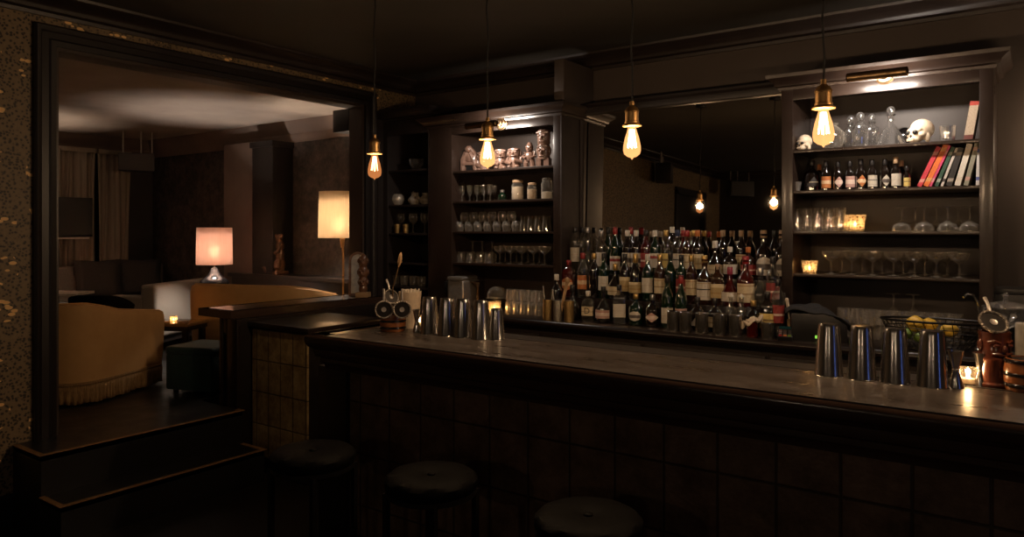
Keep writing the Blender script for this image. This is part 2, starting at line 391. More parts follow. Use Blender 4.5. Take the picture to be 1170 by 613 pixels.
# ------------------------------------------------------------------ patterned surfaces
def wallpaper_mat():
    m, nt, out = new_mat('leopard and petal wallpaper')
    b = N(nt, 'BsdfPrincipled'); setin(b, Roughness=0.55)
    tc = N(nt, 'TexCoord')
    nz = N(nt, 'TexNoise'); setin(nz, Scale=14.0, Detail=2.0)
    nt.links.new(tc.outputs['Object'], nz.inputs['Vector'])
    wa = N(nt, 'MixRGB', blend_type='LINEAR_LIGHT'); wa.inputs['Fac'].default_value = 0.012
    nt.links.new(tc.outputs['Object'], wa.inputs[1]); nt.links.new(nz.outputs['Color'], wa.inputs[2])
    v1 = N(nt, 'TexVoronoi'); setin(v1, Scale=58.0, Randomness=0.9)
    nt.links.new(wa.outputs['Color'], v1.inputs['Vector'])
    spots = ramp(nt, [(0.0, (.028, .02, .013)), (0.34, (.04, .028, .018)), (0.45, (.19, .13, .068)), (1, (.24, .165, .085))])
    nt.links.new(v1.outputs['Distance'], spots.inputs['Fac'])
    # gold petals: stretched cells, kept only in clusters
    pets = []
    for rot, off in ((0.95, 0.0), (-0.75, 0.37)):
        mp = N(nt, 'Mapping'); mp.inputs['Rotation'].default_value = (rot, 0, 0); mp.inputs['Scale'].default_value = (1, 13, 25); mp.inputs['Location'].default_value = (off, off, off)
        nt.links.new(tc.outputs['Object'], mp.inputs['Vector'])
        v2 = N(nt, 'TexVoronoi'); setin(v2, Scale=1.0, Randomness=0.9)
        nt.links.new(mp.outputs['Vector'], v2.inputs['Vector'])
        q = N(nt, 'Math', operation='LESS_THAN'); q.inputs[1].default_value = 0.25
        nt.links.new(v2.outputs['Distance'], q.inputs[0]); pets.append(q)
    pet = N(nt, 'Math', operation='MAXIMUM')
    nt.links.new(pets[0].outputs[0], pet.inputs[0]); nt.links.new(pets[1].outputs[0], pet.inputs[1])
    mp3 = N(nt, 'Mapping'); mp3.inputs['Scale'].default_value = (1, 5.0, 3.6); mp3.inputs['Location'].default_value = (0, 0.35, 0.2)
    nt.links.new(tc.outputs['Object'], mp3.inputs['Vector'])
    v3 = N(nt, 'TexVoronoi'); setin(v3, Scale=1.0, Randomness=0.5)
    nt.links.new(mp3.outputs['Vector'], v3.inputs['Vector'])
    clu = N(nt, 'Math', operation='LESS_THAN'); clu.inputs[1].default_value = 0.34
    nt.links.new(v3.outputs['Distance'], clu.inputs[0])
    mul = N(nt, 'Math', operation='MULTIPLY')
    nt.links.new(pet.outputs[0], mul.inputs[0]); nt.links.new(clu.outputs[0], mul.inputs[1])
    sy = N(nt, 'SeparateXYZ'); nt.links.new(tc.outputs['Object'], sy.inputs['Vector'])
    gt = N(nt, 'Math', operation='GREATER_THAN'); gt.inputs[1].default_value = 1.08; nt.links.new(sy.outputs['Y'], gt.inputs[0])
    mu2 = N(nt, 'Math', operation='MULTIPLY'); nt.links.new(mul.outputs[0], mu2.inputs[0]); nt.links.new(gt.outputs[0], mu2.inputs[1]); mul = mu2
    mx = N(nt, 'MixRGB'); mx.inputs[2].default_value = c4((.95, .6, .24))
    nt.links.new(mul.outputs[0], mx.inputs['Fac']); nt.links.new(spots.outputs['Color'], mx.inputs[1])
    nt.links.new(mx.outputs['Color'], b.inputs['Base Color'])
    nt.links.new(b.outputs['BSDF'], out.inputs['Surface'])
    return m
def tile_mat(name, c, c2, size, off, rough=0.38, metal=0.75, row=0.24):
    """pressed metal panels in a square grid, worn"""
    m, nt, out = new_mat(name)
    b = N(nt, 'BsdfPrincipled'); setin(b, Roughness=rough, Metallic=metal)
    tc = N(nt, 'TexCoord'); mp = N(nt, 'Mapping'); mp.inputs['Rotation'].default_value = (PI / 2, 0, 0); mp.inputs['Location'].default_value = off
    nt.links.new(tc.outputs['Object'], mp.inputs['Vector'])
    br = N(nt, 'TexBrick'); br.offset = 0.0
    setin(br, Scale=1.0, Mortar_Size=0.006, Brick_Width=size, Row_Height=row, Mortar_Smooth=0.6, Color1=c4(c), Color2=c4(tuple(x * .8 for x in c)), Mortar=c4(tuple(x * .3 for x in c)))
    nt.links.new(mp.outputs['Vector'], br.inputs['Vector'])
    nz = N(nt, 'TexNoise'); setin(nz, Scale=9.0, Detail=6.0, Roughness=0.7)
    nt.links.new(tc.outputs['Object'], nz.inputs['Vector'])
    r = ramp(nt, [(0.35, c2), (0.65, (1, 1, 1))]); nt.links.new(nz.outputs['Fac'], r.inputs['Fac'])
    mx = N(nt, 'MixRGB', blend_type='MULTIPLY'); mx.inputs['Fac'].default_value = 1
    nt.links.new(br.outputs['Color'], mx.inputs[1]); nt.links.new(r.outputs['Color'], mx.inputs[2])
    nt.links.new(mx.outputs['Color'], b.inputs['Base Color'])
    ad = N(nt, 'Math', operation='MULTIPLY_ADD'); ad.inputs[1].default_value = -1.2
    nt.links.new(br.outputs['Fac'], ad.inputs[0]); nt.links.new(nz.outputs['Fac'], ad.inputs[2])
    bp = N(nt, 'Bump'); setin(bp, Strength=0.45, Distance=0.012)
    nt.links.new(ad.outputs[0], bp.inputs['Height']); nt.links.new(bp.outputs['Normal'], b.inputs['Normal'])
    nt.links.new(b.outputs['BSDF'], out.inputs['Surface'])
    return m
def damask_mat():
    m, nt, out = new_mat('dark mottled wallpaper')
    b = N(nt, 'BsdfPrincipled'); setin(b, Roughness=0.6)
    tc = N(nt, 'TexCoord')
    v = N(nt, 'TexVoronoi', distance='CHEBYCHEV'); setin(v, Scale=4.5, Randomness=0.35); nt.links.new(tc.outputs['Object'], v.inputs['Vector'])
    nz = N(nt, 'TexNoise'); setin(nz, Scale=11.0, Detail=6.0, Roughness=0.75); nt.links.new(tc.outputs['Object'], nz.inputs['Vector'])
    r = ramp(nt, [(0.38, (.03, .023, .019)), (0.66, (.13, .1, .083))]); nt.links.new(nz.outputs['Fac'], r.inputs['Fac'])
    mx = N(nt, 'MixRGB', blend_type='MULTIPLY'); mx.inputs['Fac'].default_value = 0.45
    nt.links.new(r.outputs['Color'], mx.inputs[1]); bw = N(nt, 'RGBToBW'); nt.links.new(v.outputs['Color'], bw.inputs['Color']); nt.links.new(bw.outputs['Val'], mx.inputs[2])
    nt.links.new(mx.outputs['Color'], b.inputs['Base Color']); nt.links.new(b.outputs['BSDF'], out.inputs['Surface'])
    return m
M['paper_wall'] = wallpaper_mat()
M['damask'] = damask_mat()
M['panel_bar'] = tile_mat('pressed bronze panels', (.2, .13, .085), (.4, .33, .27), 0.19, (0.1, 0.06, 0), 0.4, .2, .24)
M['panel_side'] = tile_mat('pressed gilt panels', (.5, .36, .17), (.4, .34, .28), 0.125, (0.06, 0.1, 0), 0.34, .25, .21)

# ------------------------------------------------------------------ the setting: bar room
XL, XR, YF, YB, ZC = -4.55, 2.5, -3.2, 4.85, 2.90
OY0, OY1, OZ0, OZ1 = 1.87, 4.23, 0.415, 2.63           # opening to the lounge
struct('floor', MB().box(XL - .15, XR + .15, YF - .15, YB + .15, -.12, 0), M['floor'])
struct('ceiling', MB().box(XL - .15, XR + .15, YF - .15, YB + .15, ZC, ZC + .12), M['ceil'])
b = MB()
b.box(XL - .15, XL, YF, -2.5, 0, ZC).box(XL - .15, XL, -2.5, -1.24, 2.45, ZC).box(XL - .15, XL, -1.24, OY0, 0, ZC)
b.box(XL - .15, XL, OY0, OY1, OZ1, ZC).box(XL - .15, XL, OY1, YB, 0, ZC).box(XL - .15, XL, OY0, OY1, 0, OZ0 - .12)
struct('wall_left', b, M['paper_wall'])
struct('wall_back', MB().box(XL - .15, XR + .15, YB, YB + .15, 0, ZC), M['wall'])
WY0, WY1, WZ0, WZ1 = 1.12, 1.4, 0.9, 2.3
b = MB()
b.box(XR, XR + .15, YF, WY0, 0, ZC).box(XR, XR + .15, WY1, YB, 0, ZC).box(XR, XR + .15, WY0, WY1, 0, WZ0).box(XR, XR + .15, WY0, WY1, WZ1, ZC)
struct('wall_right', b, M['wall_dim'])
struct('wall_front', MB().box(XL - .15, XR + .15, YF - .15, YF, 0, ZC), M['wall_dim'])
# dusk at the street window in the right wall
w = struct('window_1', MB().sweep([(0, 0), (0, .06), (.05, .06), (.05, 0)], [(WY0, WZ0), (WY0, WZ1), (WY1, WZ1), (WY1, WZ0)], True,
           M=Matrix(((0, 0, -1, XR + .1), (1, 0, 0, 0), (0, 1, 0, 0), (0, 0, 0, 1)))), M['casing'])
MB().box(XR + .09, XR + .1, WY0, WY1, WZ0, WZ1).build('pane', glow('blue dusk', (.16, .3, 1.0), 1.3), w)
MB().box(XR + .03, XR + .09, WY0, WY1, 1.58, 1.62).build('sash_bar', M['casing'], w)
# closed door in the left wall, seen only in the mirror
d = struct('door_1', MB().box(XL - .1, XL - .05, -2.42, -1.32, 0, 2.4).box(XL - .05, XL - .035, -2.3, -1.44, .2, 1.1).box(XL - .05, XL - .035, -2.3, -1.44, 1.25, 2.25), M['casing'])
MB().box(XL - .12, XL + .03, -2.5, -2.42, 0, 2.45).box(XL - .12, XL + .03, -1.32, -1.24, 0, 2.45).box(XL - .12, XL + .03, -2.5, -1.24, 2.4, 2.5).build('door_frame', M['casing'], d)
MB().ell((XL - .02, -1.42, 1.0), (.03, .03, .03)).build('door_knob', M['brass_dark'], d)
# crown moulding round the room
CR = [(0, 2.79), (.018, 2.79), (.022, 2.81), (.05, 2.818), (.058, 2.832), (.068, 2.852), (.1, 2.868), (.112, 2.88), (.135, 2.885), (.14, ZC), (0, ZC)]
struct('trim_1', MB().sweep(CR, [(XL, YF), (XL, YB), (XR, YB), (XR, YF)], True), M['crown'])
b = MB()
for path in ([(XL, YF), (XL, -2.5)], [(XL, -1.24), (XL, 1.755)], [(XL, 4.345), (XL, YB), (XR, YB), (XR, YF), (XL, YF)]):
    b.sweep([(0, 0), (.025, 0), (.025, .12), (.015, .15), (0, .15)], path)
struct('baseboard_left', b, M['casing'])
# casing round the opening: moulded architrave plus the jamb lining
def casing_path(y0, y1, z0, z1): return [(y0, z0), (y0, z1), (y1, z1), (y1, z0)]
MX = Matrix(((0, 0, 1, XL), (1, 0, 0, 0), (0, 1, 0, 0), (0, 0, 0, 1)))     # (y, z, out of wall)
b = MB().sweep([(0, 0), (0, .022), (-.03, .03), (-.04, .022), (-.075, .022), (-.085, .036), (-.105, .042), (-.115, .03), (-.115, 0)], casing_path(OY0, OY1, OZ0 - .415, OZ1), M=MX)
t = struct('trim_2', b, M['casing'])
b = MB().sweep([(0, -.16), (0, 0.0), (-.02, 0.0), (-.02, -.16)], casing_path(OY0 + .02, OY1 - .02, OZ0, OZ1 - .02), M=MX)
b.build('jamb_lining', mat('lit casing face', (.05, .034, .026), .38, scale=6, stretch=(6, 1, 6), bump=.06), t)  # jamb coloured paler than the casing, for lounge light falling on it

# ------------------------------------------------------------------ the setting: lounge beyond
LX, LY0, LY1, LZ, LC = -9.05, -0.6, 4.85, 0.415, 2.70
struct('floor_lounge', MB().box(LX - .15, XL - .15, LY0, LY1 + .15, LZ - .12, LZ), M['lounge_floor'])
struct('ceiling_lounge', MB().box(LX - .15, XL - .15, LY0, LY1 + .15, LC, LC + .12), M['lounge_ceil'])
struct('wall_lounge_back', MB().box(LX, XL - .15, LY1, LY1 + .15, 0.3, LC), M['damask'])
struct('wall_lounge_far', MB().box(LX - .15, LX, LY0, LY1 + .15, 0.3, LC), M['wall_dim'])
struct('wall_lounge_front', MB().box(LX, XL - .15, LY0 - .15, LY0, 0.3, LC), M['lounge_wall'])
struct('trim_3', MB().sweep([(0, LC - .2), (.02, LC - .2), (.03, LC - .17), (.05, LC - .15), (.055, LC - .12), (.09, LC - .09), (.13, LC - .03), (.14, LC), (0, LC)],
       [(LX, LY0), (LX, LY1), (XL - .15, LY1)]), M['lounge_wall'])
struct('trim_4', MB().box(-7.22, -6.66, 4.66, LY1, LZ, LC - .18), M['lounge_wall'], bevel=.004)
b = MB().box(-6.62, -6.28, 4.6, LY1, 1.14, 2.47).box(-6.64, -6.26, 4.58, LY1, 2.44, 2.5)
struct('trim_5', b, M['casing'], bevel=.004)
b = MB().box(-7.0, XL - .15, 4.56, LY1, 1.1, 1.14).box(-6.98, XL - .15, 4.6, LY1, LZ, 1.1).box(-6.98, XL - .15, 4.58, 4.6, LZ, LZ + .14)
struct('trim_6', b, M['cab_dark'], bevel=.003)
# half wall with a ledge, closing the back part of the opening
p = struct('wall_partition', MB().box(-4.45, -4.27, 2.86, 4.2, 0, 1.0), M['casing'])
MB().box(-4.46, -4.425, 2.845, 2.87, .02, 1.0).box(-4.37, -4.26, 2.845, 2.87, .02, 1.0).box(-4.425, -4.37, 2.85, 2.87, .9, 1.0).build('stile', M['bar_wood'], p, bevel=.003)
LED = [(0, 1.0), (.03, 1.0), (.04, 1.012), (.055, 1.02), (.055, 1.04), (.045, 1.052), (0, 1.052), ]
b = MB().sweep([(o - .001, z) for o, z in LED], [(-4.70, OY1), (-4.70, 2.84), (-4.32, 2.84), (-4.32, OY1)][::-1]).box(-4.70, -4.32, 2.84, OY1, 1.0, 1.052)
b.build('ledge', mat('lacquered ledge wood', (.05, .028, .02), .25, c2=(.03, .017, .012), scale=3, stretch=(9, 1, 9), bump=.04, coat=.4), p)
# two steps up to the lounge
M['riser'] = mat('black riser paint', (.006, .005, .004), .5)
st = thing('stair_steps', 'two dark steps with worn wooden nosings rising to the raised lounge floor', 'steps')
MB().box(XL, -4.2, 1.66, 2.845, 0, LZ - .028).build('upper_riser', M['riser'], st)
MB().box(-4.2, -3.97, 1.66, 2.845, 0, .172).build('lower_riser', M['riser'], st)
MB().box(XL - .15, -4.2, 1.878, 2.845, LZ - .028, LZ).box(XL, -4.2, 1.66, 1.878, LZ - .028, LZ).build('landing', M['lounge_floor'], st)
MB().box(-4.2, -3.97, 1.66, 2.845, .172, .2).build('tread', M['lounge_floor'], st)
NS = [(0, -.03), (.018, -.03), (.022, -.012), (.018, .003), (-.012, .003), (-.012, 0), (0, 0)]
MB().sweep([(o, LZ + z) for o, z in NS], [(XL + .02, 1.66), (-4.2, 1.66), (-4.2, 2.845), (-4.26, 2.845)][::-1]).build('nosing', M['brass_edge'], st)
MB().sweep([(o, .2 + z) for o, z in NS], [(-4.2, 1.66), (-3.97, 1.66), (-3.97, 2.845), (-4.2, 2.845)][::-1]).build('nosing', M['brass_edge'], st)
# ------------------------------------------------------------------ lounge furniture
def curtain(y0, y1, label):
    b = MB(); k = random.random() * 6
    def fn(u, v):
        y = y0 + (y1 - y0) * u
        ph = (y1 - y0) * u * 2 * PI / .13
        amp = .035 * (.55 + .45 * math.sin(u * 9 + k)) * (0.7 + .3 * v)
        z = 2.5 - (2.5 - LZ - .02) * v
        return Vector((LX + .22 + amp * math.sin(ph + k) + .012 * math.sin(2.3 * ph + v * 2), y + .02 * math.sin(ph * .5 + 3 * v), z))
    b.grid(fn, 70, 14)
    r = thing('curtain', label, 'curtain', group='lounge curtains')
    b.build('drape', M['curtain'], r, solid=.006)
    MB().box(LX + .19, LX + .25, y0, y1, 2.48, 2.53).build('heading_tape', M['curtain'], r, bevel=.004)
curtain(2.75, 3.62, 'taupe curtain hanging at the far lounge wall beside the black wall cupboard')
curtain(3.64, 4.06, 'taupe curtain hanging between the wall cupboard and the ceiling speaker')
curtain(4.08, 4.46, 'taupe curtain hanging behind the ceiling speaker next to the dark corner')
b = MB().box(LX + .1, LX + .5, 3.3, 3.9, 1.52, 1.95)
t = thing('wall_cupboard', 'black wall cupboard with a thin white bottom shelf against the curtains', 'cupboard')
b.build('carcass', M['black'], t, bevel=.005)
MB().box(LX + .5, LX + .515, 3.31, 3.89, 1.54, 1.94).build('door', M['black'], t)
MB().box(LX + .1, LX + .56, 3.25, 3.84, 1.495, 1.515).build('shelf', M['paper'], t)
# speaker hung from the lounge ceiling
def hung_speaker(loc, rz, label, drop, size=(.36, .2, .2)):
    t = thing('hanging_loudspeaker', label, 'loudspeaker', loc, rz)
    a, bb, c = size
    MB().prism([(-a / 2, -bb / 2), (a / 2, -bb / 2), (a / 2 - .05, bb / 2), (-a / 2 + .05, bb / 2)], 0, c).build('cabinet', M['black'], t, bevel=.006)
    MB().box(-a / 2 + .012, a / 2 - .012, -bb / 2 - .006, -bb / 2, .012, c - .012).build('grille', mat('speaker cloth', (.05, .045, .042), .6, scale=200, bump=.2), t)
    for s in (-.4, .1, .4):
        MB().tube([(a * s, .03, c), (a * s, .03, c + drop)], .008).build('bracket', M['steel_dull'], t)
    return t
p = at_d(157, 196, 8.2)
hung_speaker((p.x, p.y, p.z), math.radians(57), 'black loudspeaker hung by three metal brackets from the lounge ceiling', LC - p.z - .2)
p = on_x(403, 146, -4.78)
t = thing('hanging_loudspeaker', 'small wedge-shaped black loudspeaker under the top corner of the opening', 'loudspeaker', (-4.83, 4.33, 2.43), 0)
MB().prism([(-.11, -.1), (.09, -.1), (.09, .12), (-.05, .12)], 0, .19).build('cabinet', M['black'], t, bevel=.005)
MB().tube([(0, .05, .19), (0, .05, .31)], .012).build('bracket', M['black_metal'], t)
# banquette with cushions along the far wall
t = thing('banquette', 'pale upholstered wall bench under the curtains at the far end', 'bench', (LX + .28, 4.05, LZ))
MB().box(.02, .7, -.7, .72, .1, .26).build('base', M['cab_dark'], t, bevel=.01)
for y0, y1 in ((-.7, .01), (.02, .72)):
    MB().box(.02, .72, y0, y1, .26, .4).build('seat_cushion', M['boucle'], t, bevel=.035, segs=3)
MB().box(.0, .13, -.7, .72, .36, .78).build('backrest', M['boucle'], t, bevel=.04, segs=3)
for k in range(4): MB().lathe([(.02, 0), (.025, .1)], 10, (.1 + .5 * (k % 2), -.6 + 1.2 * (k // 2), 0)).build('leg', M['black'], t)
def cushion(loc, rz, lean, label):
    b = MB()
    def fn(u, v, s):
        x, z = u * 2 - 1, v * 2 - 1
        th = .075 * max(0, (1 - x ** 4)) ** .5 * max(0, (1 - z ** 4)) ** .5
        pin = 1 - .09 * (1 - abs(x)) * abs(z) ** 3 - 0
        return Vector((.24 * x * (1 - .1 * (1 - abs(z)) ** 1), s * th, .23 + .23 * z * pin))
    b.grid(lambda u, v: fn(u, v, 1), 12, 12).grid(lambda u, v: fn(u, v, -1), 12, 12)
    o = b.build('cushion', M['cushion']); o.location = loc; o.rotation_euler = (lean, 0, rz)
    tag(o, label, 'cushion', 'cushions on the wall bench'); return o
cushion((-8.42, 3.92, .825), 1.35, -.3, 'dark grey cushion on the pale wall bench, next to the black tub chair')
cushion((-8.40, 4.36, .825), 1.2, -.33, 'dark grey cushion on the pale wall bench, next to the grey sofa')
# grey boucle sofa, seen from behind
t = thing('sofa', 'pale grey boucle sofa with a straight low back behind the tan settee', 'sofa', (-6.70, 3.65, LZ), math.atan2(.879, -.49))
MB().box(-.05, 1.15, .0, .16, .16, .665).build('backrest', M['boucle'], t, bevel=.035, segs=3)
MB().box(-.05, .11, .12, .52, .16, .56).build('armrest', M['boucle'], t, bevel=.035, segs=3)
MB().box(.12, 1.15, .15, .52, .2, .4).build('seat_cushion', M['boucle'], t, bevel=.03, segs=3)
MB().box(-.03, 1.13, .03, .5, .1, .2).build('base', M['cab_dark'], t, bevel=.01)
for k in range(4): MB().lathe([(.015, 0), (.022, .11)], 10, (.02 + 1.06 * (k % 2), .08 + .36 * (k // 2), 0)).build('leg', M['black'], t)
# tan velvet tub settees with bullion fringe
def settee(loc, rz, label, a=.62, c=.4, top=.68, low=.56, arm=.42, st=.35):
    t = thing('settee', label, 'sofa', loc, rz, 'tan velvet settees')
    # back runs as a rounded U, open towards +y
    def pt(s, off):
        ang = PI + s * PI                                   # 180..360 degrees: round the back
        e = 4.0
        ca, sa = math.cos(ang), math.sin(ang)
        q = 1.0 / (abs(ca) ** e + abs(sa) ** e) ** (1 / e)
        k = 1 + off / .5
        y = (c * sa * q) * k
        return Vector((a * ca * q * k, y + (0.0 if y < 0 else 0), 0))
    def wall(u, v):
        # around: outside bottom -> top -> inside bottom
        prof = [(.0, .13), (.012, .3), (.02, .5), (.02, .62), (.01, .665), (-.03, .68), (-.075, .67), (-.09, .63), (-.09, .3), (-.09, .2)]
        x = v * (len(prof) - 1); i = min(int(x), len(prof) - 2); f = x - i
        o = prof[i][0] * (1 - f) + prof[i + 1][0] * f; z = prof[i][1] * (1 - f) + prof[i + 1][1] * f
        side = abs(u - .5) * 2
        drop = (top - low) * max(0.0, (side - st) / (1 - st)) ** 1.0
        zz = .13 + (z - .13) * (top - drop - .13) / (.68 - .13)
        p = pt(min(max((u - .12) / .76, 0), 1), o)
        if u < .12: p = pt(0, o) + Vector((0, (.12 - u) / .12 * arm, 0))
        if u > .88: p = pt(1, o) + Vector((0, (u - .88) / .12 * arm, 0))
        p.z = zz; return p
    b = MB(); b.grid(wall, 72, 18)
    ends = [wall(0, k / 18) for k in range(19)]; b.add(ends, [tuple(range(19))]); ends = [wall(1, k / 18) for k in range(19)]; b.add(ends, [tuple(range(19))[::-1]])
    b.build('backrest', M['velvet'], t)
    b = MB()
    path = [wall(k / 72, 0) for k in range(73)]
    b.tube([p + Vector((0, -.006, .012)) for p in path], .011, 8).build('gimp_braid', M['fringe'], t)
    b = MB()
    def fr(u, v):
        p = wall(u, 0); w = .009 * math.sin(u * 400) * v
        d = Vector((p.x, p.y, 0)).normalized()
        q = p + d * (w + .006); q.z = .13 - .118 * v + .004 * math.sin(u * 97) * v
        return q
    b.grid(fr, 420, 4)
    b.build('fringe', M['fringe'], t, solid=.008)
    for s in (-.16, .28, .0):
        pass
    b = MB(); rim = [wall(k / 48, .5) for k in range(49)]
    b.tube([p + Vector((0, 0, .004)) for p in rim], .006, 6).build('piping', M['velvet'], t)
    MB().box(-a + .13, a - .13, -c + .12, arm - .02, .24, .4).build('seat_cushion', M['velvet'], t, bevel=.045, segs=3)
    MB().box(-a + .13, a - .13, -c + .12, arm - .04, .1, .26).build('base', M['cab_dark'], t, bevel=.01)
    for x, y in ((-a + .15, -c + .13), (a - .15, -c + .13), (-a + .1, arm - .09), (a - .1, arm - .09)):
        MB().lathe([(.016, 0), (.024, .11)], 10, (x, y, 0)).build('leg', M['oak'], t)
    return t
import_dir = math.atan2(3.03 - 2.24, -5.49 + 5.1)
settee((-5.82, 2.33, LZ), .455, 'tan velvet settee with a fringed hem beside the coffee table, nearest the steps', a=.6, c=.4, top=.685, low=.56, arm=.46, st=.45)
settee((-5.5, 3.95, LZ), .3, 'tan velvet settee behind the ledge, under the cream floor lamp', a=.6, c=.34, top=.72, low=.62, arm=.2)
# teal pouffes, coffee table
t = thing('coffee_table', 'low wooden coffee table with a glossy top carrying two lit tealights', 'table', (-5.76, 3.24, LZ), .5)
MB().box(-.26, .24, -.16, .16, .405, .43).build('table_top', mat('glossy amber veneer', (.42, .24, .09), .2, c2=(.28, .15, .05), scale=5, stretch=(2, 9, 1), coat=.6), t, bevel=.004)
MB().box(-.25, .23, -.15, .15, .37, .405).build('apron', M['cab_dark'], t)
for x, y in ((-.22, -.12), (.2, -.12), (-.22, .12), (.2, .12)): MB().box(x - .02, x + .02, y - .02, y + .02, 0, .37).build('leg', M['cab_dark'], t)
def pouffe(loc, label, h=.36):
    t = thing('pouffe', label, 'stool', loc, .35)
    MB().box(-.19, .19, -.19, .19, .03, h - .05).build('body', M['teal'], t, bevel=.02)
    MB().box(-.195, .195, -.195, .195, h - .06, h).build('seat', M['teal'], t, bevel=.025, segs=3)
    for k in range(4): MB().lathe([(.015, 0), (.02, .03)], 8, (-.14 + .28 * (k % 2), -.14 + .28 * (k // 2), 0)).build('foot', M['black'], t)
pouffe((-4.97, 3.06, LZ), 'teal velvet pouffe beside the half-wall post', .34)
# black tub chair and small table at the far left
p = at_d(120, 348, 6.3)
t = thing('tub_chair', 'black round-backed tub chair in front of the curtains', 'chair', (p.x, p.y, LZ), .7)
b = MB()
def tub(u, v):
    a = PI * 1.06 + u * PI * .88 * 1.0
    prof = [(.2, .3), (.24, .45), (.27, .6), (.275, .635), (.25, .64), (.23, .6), (.2, .45), (.17, .33)]
    x = v * 7; i = min(int(x), 6); f = x - i
    r = prof[i][0] * (1 - f) + prof[i + 1][0] * f; z = prof[i][1] * (1 - f) + prof[i + 1][1] * f
    return Vector((r * math.cos(a), r * math.sin(a), z - .1 * (abs(u - .5) * 2) ** 3 * (z - .3) / .34))
b.grid(tub, 30, 14); b.build('backrest', M['leather'], t)
MB().lathe([(.02, .3), (.2, .3), (.225, .33), (.22, .38), (.0, .4)], 24).build('seat', M['leather'], t)
for k in range(4):
    a = PI / 4 + k * PI / 2; MB().tube([(.12 * math.cos(a), .12 * math.sin(a), .31), (.2 * math.cos(a), .2 * math.sin(a), 0)], [.014, .01]).build('leg', M['black'], t)
p = at_d(74, 341, 7.05)
t = thing('side_table', 'small side table with a pale top behind the fringed settee', 'table', (p.x, p.y, LZ), .6)
MB().box(-.19, .19, -.17, .17, .555, .58).build('table_top', M['paper'], t, bevel=.004)
for x, y in ((-.16, -.14), (.16, -.14), (-.16, .14), (.16, .14)): MB().tube([(x, y, 0), (x, y, .557)], .012).build('leg', M['black_metal'], t)
# table lamp on its black stand
p = at_d(245, 330, 6.95); LT = p
t = thing('side_table', 'round black lamp stand between the grey sofa and the tan settee', 'table', (p.x, p.y, LZ))
MB().lathe([(.15, .56), (.158, .57), (.158, .59), (.15, .6)], 28).build('table_top', M['black_gloss'], t)
MB().lathe([(.13, 0), (.13, .02), (.03, .05), (.025, .3), (.06, .5), (.12, .56)], 20).build('pedestal', M['black_gloss'], t)
t = thing('table_lamp', 'table lamp with a lit blush drum shade and a bulbous black glass base', 'lamp', (p.x, p.y, LZ + .6))
MB().lathe([(.06, 0), (.075, .006), (.085, .02), (.125, .05), (.135, .075), (.125, .1), (.09, .125), (.06, .15), (.042, .185), (.034, .2), (.026, .215)], 32).build('base', M['black_gloss'], t)
MB().lathe([(.03, .2), (.03, .215), (.014, .22), (.014, .26), (.02, .26), (.02, .34), (.012, .34)], 16).build('lamp_holder', M['steel'], t)
b = MB(); b.shell([(.163, .25), (.158, .60)], 64); o = b.build('lamp_shade', M['shade_pink'], t, solid=.002)
MB().ell((0, 0, .385), (.028, .028, .04)).build('bulb', glow('warm lamp bulb', (1, .72, .42), 14.0), t)
# floor lamp
FL = Vector((x_at(387, 4.44), 4.44, 0))
t = thing('floor_lamp', 'floor lamp with a lit pleated cream drum shade beside the opening', 'lamp', (FL.x, FL.y, LZ))
MB().lathe([(.095, 0), (.1, .01), (.09, .025), (.02, .035)], 28, (.06, .0, 0)).build('base', M['brass'], t)
MB().tube([(.06, 0, .03), (.06, 0, .95), (.05, 0, 1.1)], [.009, .009, .012]).build('stem', M['brass'], t)
MB().lathe([(.014, 1.02), (.02, 1.06), (.024, 1.1), (.02, 1.13), (.014, 1.2)], 14, (.05, 0, 0)).tube([(.05, 0, 1.15), (0, 0, 1.17)], .006).build('lamp_holder', M['brass'], t)
b = MB(); b.shell([(.178, 1.105), (.17, 1.52)], 120, wob=lambda k, z: 1 + (.012 if k % 2 else 0)); b.build('lamp_shade', M['shade_cream'], t, solid=.002)
MB().ell((0, 0, 1.24), (.03, .03, .042)).build('bulb', glow('warm lamp bulb', (1, .74, .46), 14.0), t)
# carved figure group on the wainscot ledge
t = thing('sculpture', 'dark carved wooden statue of two entwined figures on the lounge wall ledge', 'statue', (x_at(316, 4.68), 4.68, 1.14))
b = MB()
for s in (-1, 1):
    b.ell((s * .045, 0, .1), (.06, .06, .09)).ell((s * .05, 0, .2), (.05, .045, .08)).ell((s * .05, .0, .29), (.055, .042, .06))
    b.ell((s * .04, -.005, .365), (.036, .038, .046)).tube([(s * .04, 0, .32), (s * .04, 0, .34)], .022)
    b.tube([(s * .09, -.01, .31), (s * .1, -.05, .24), (-s * .02, -.06, .2)], [.024, .02, .016])
    b.tube([(s * .06, -.03, .12), (s * .1, -.07, .07), (s * .06, -.05, .01)], [.04, .033, .026])
    b.ell((s * .025, -.04, .395), (.025, .02, .03)).ell((s * .075, .0, .39), (.022, .022, .028))
b.box(-.11, .11, -.08, .07, 0, .035)
o = b.build('figures', M['bronze'], t)
md = o.modifiers.new('carve', 'REMESH'); md.mode = 'VOXEL'; md.voxel_size = .007
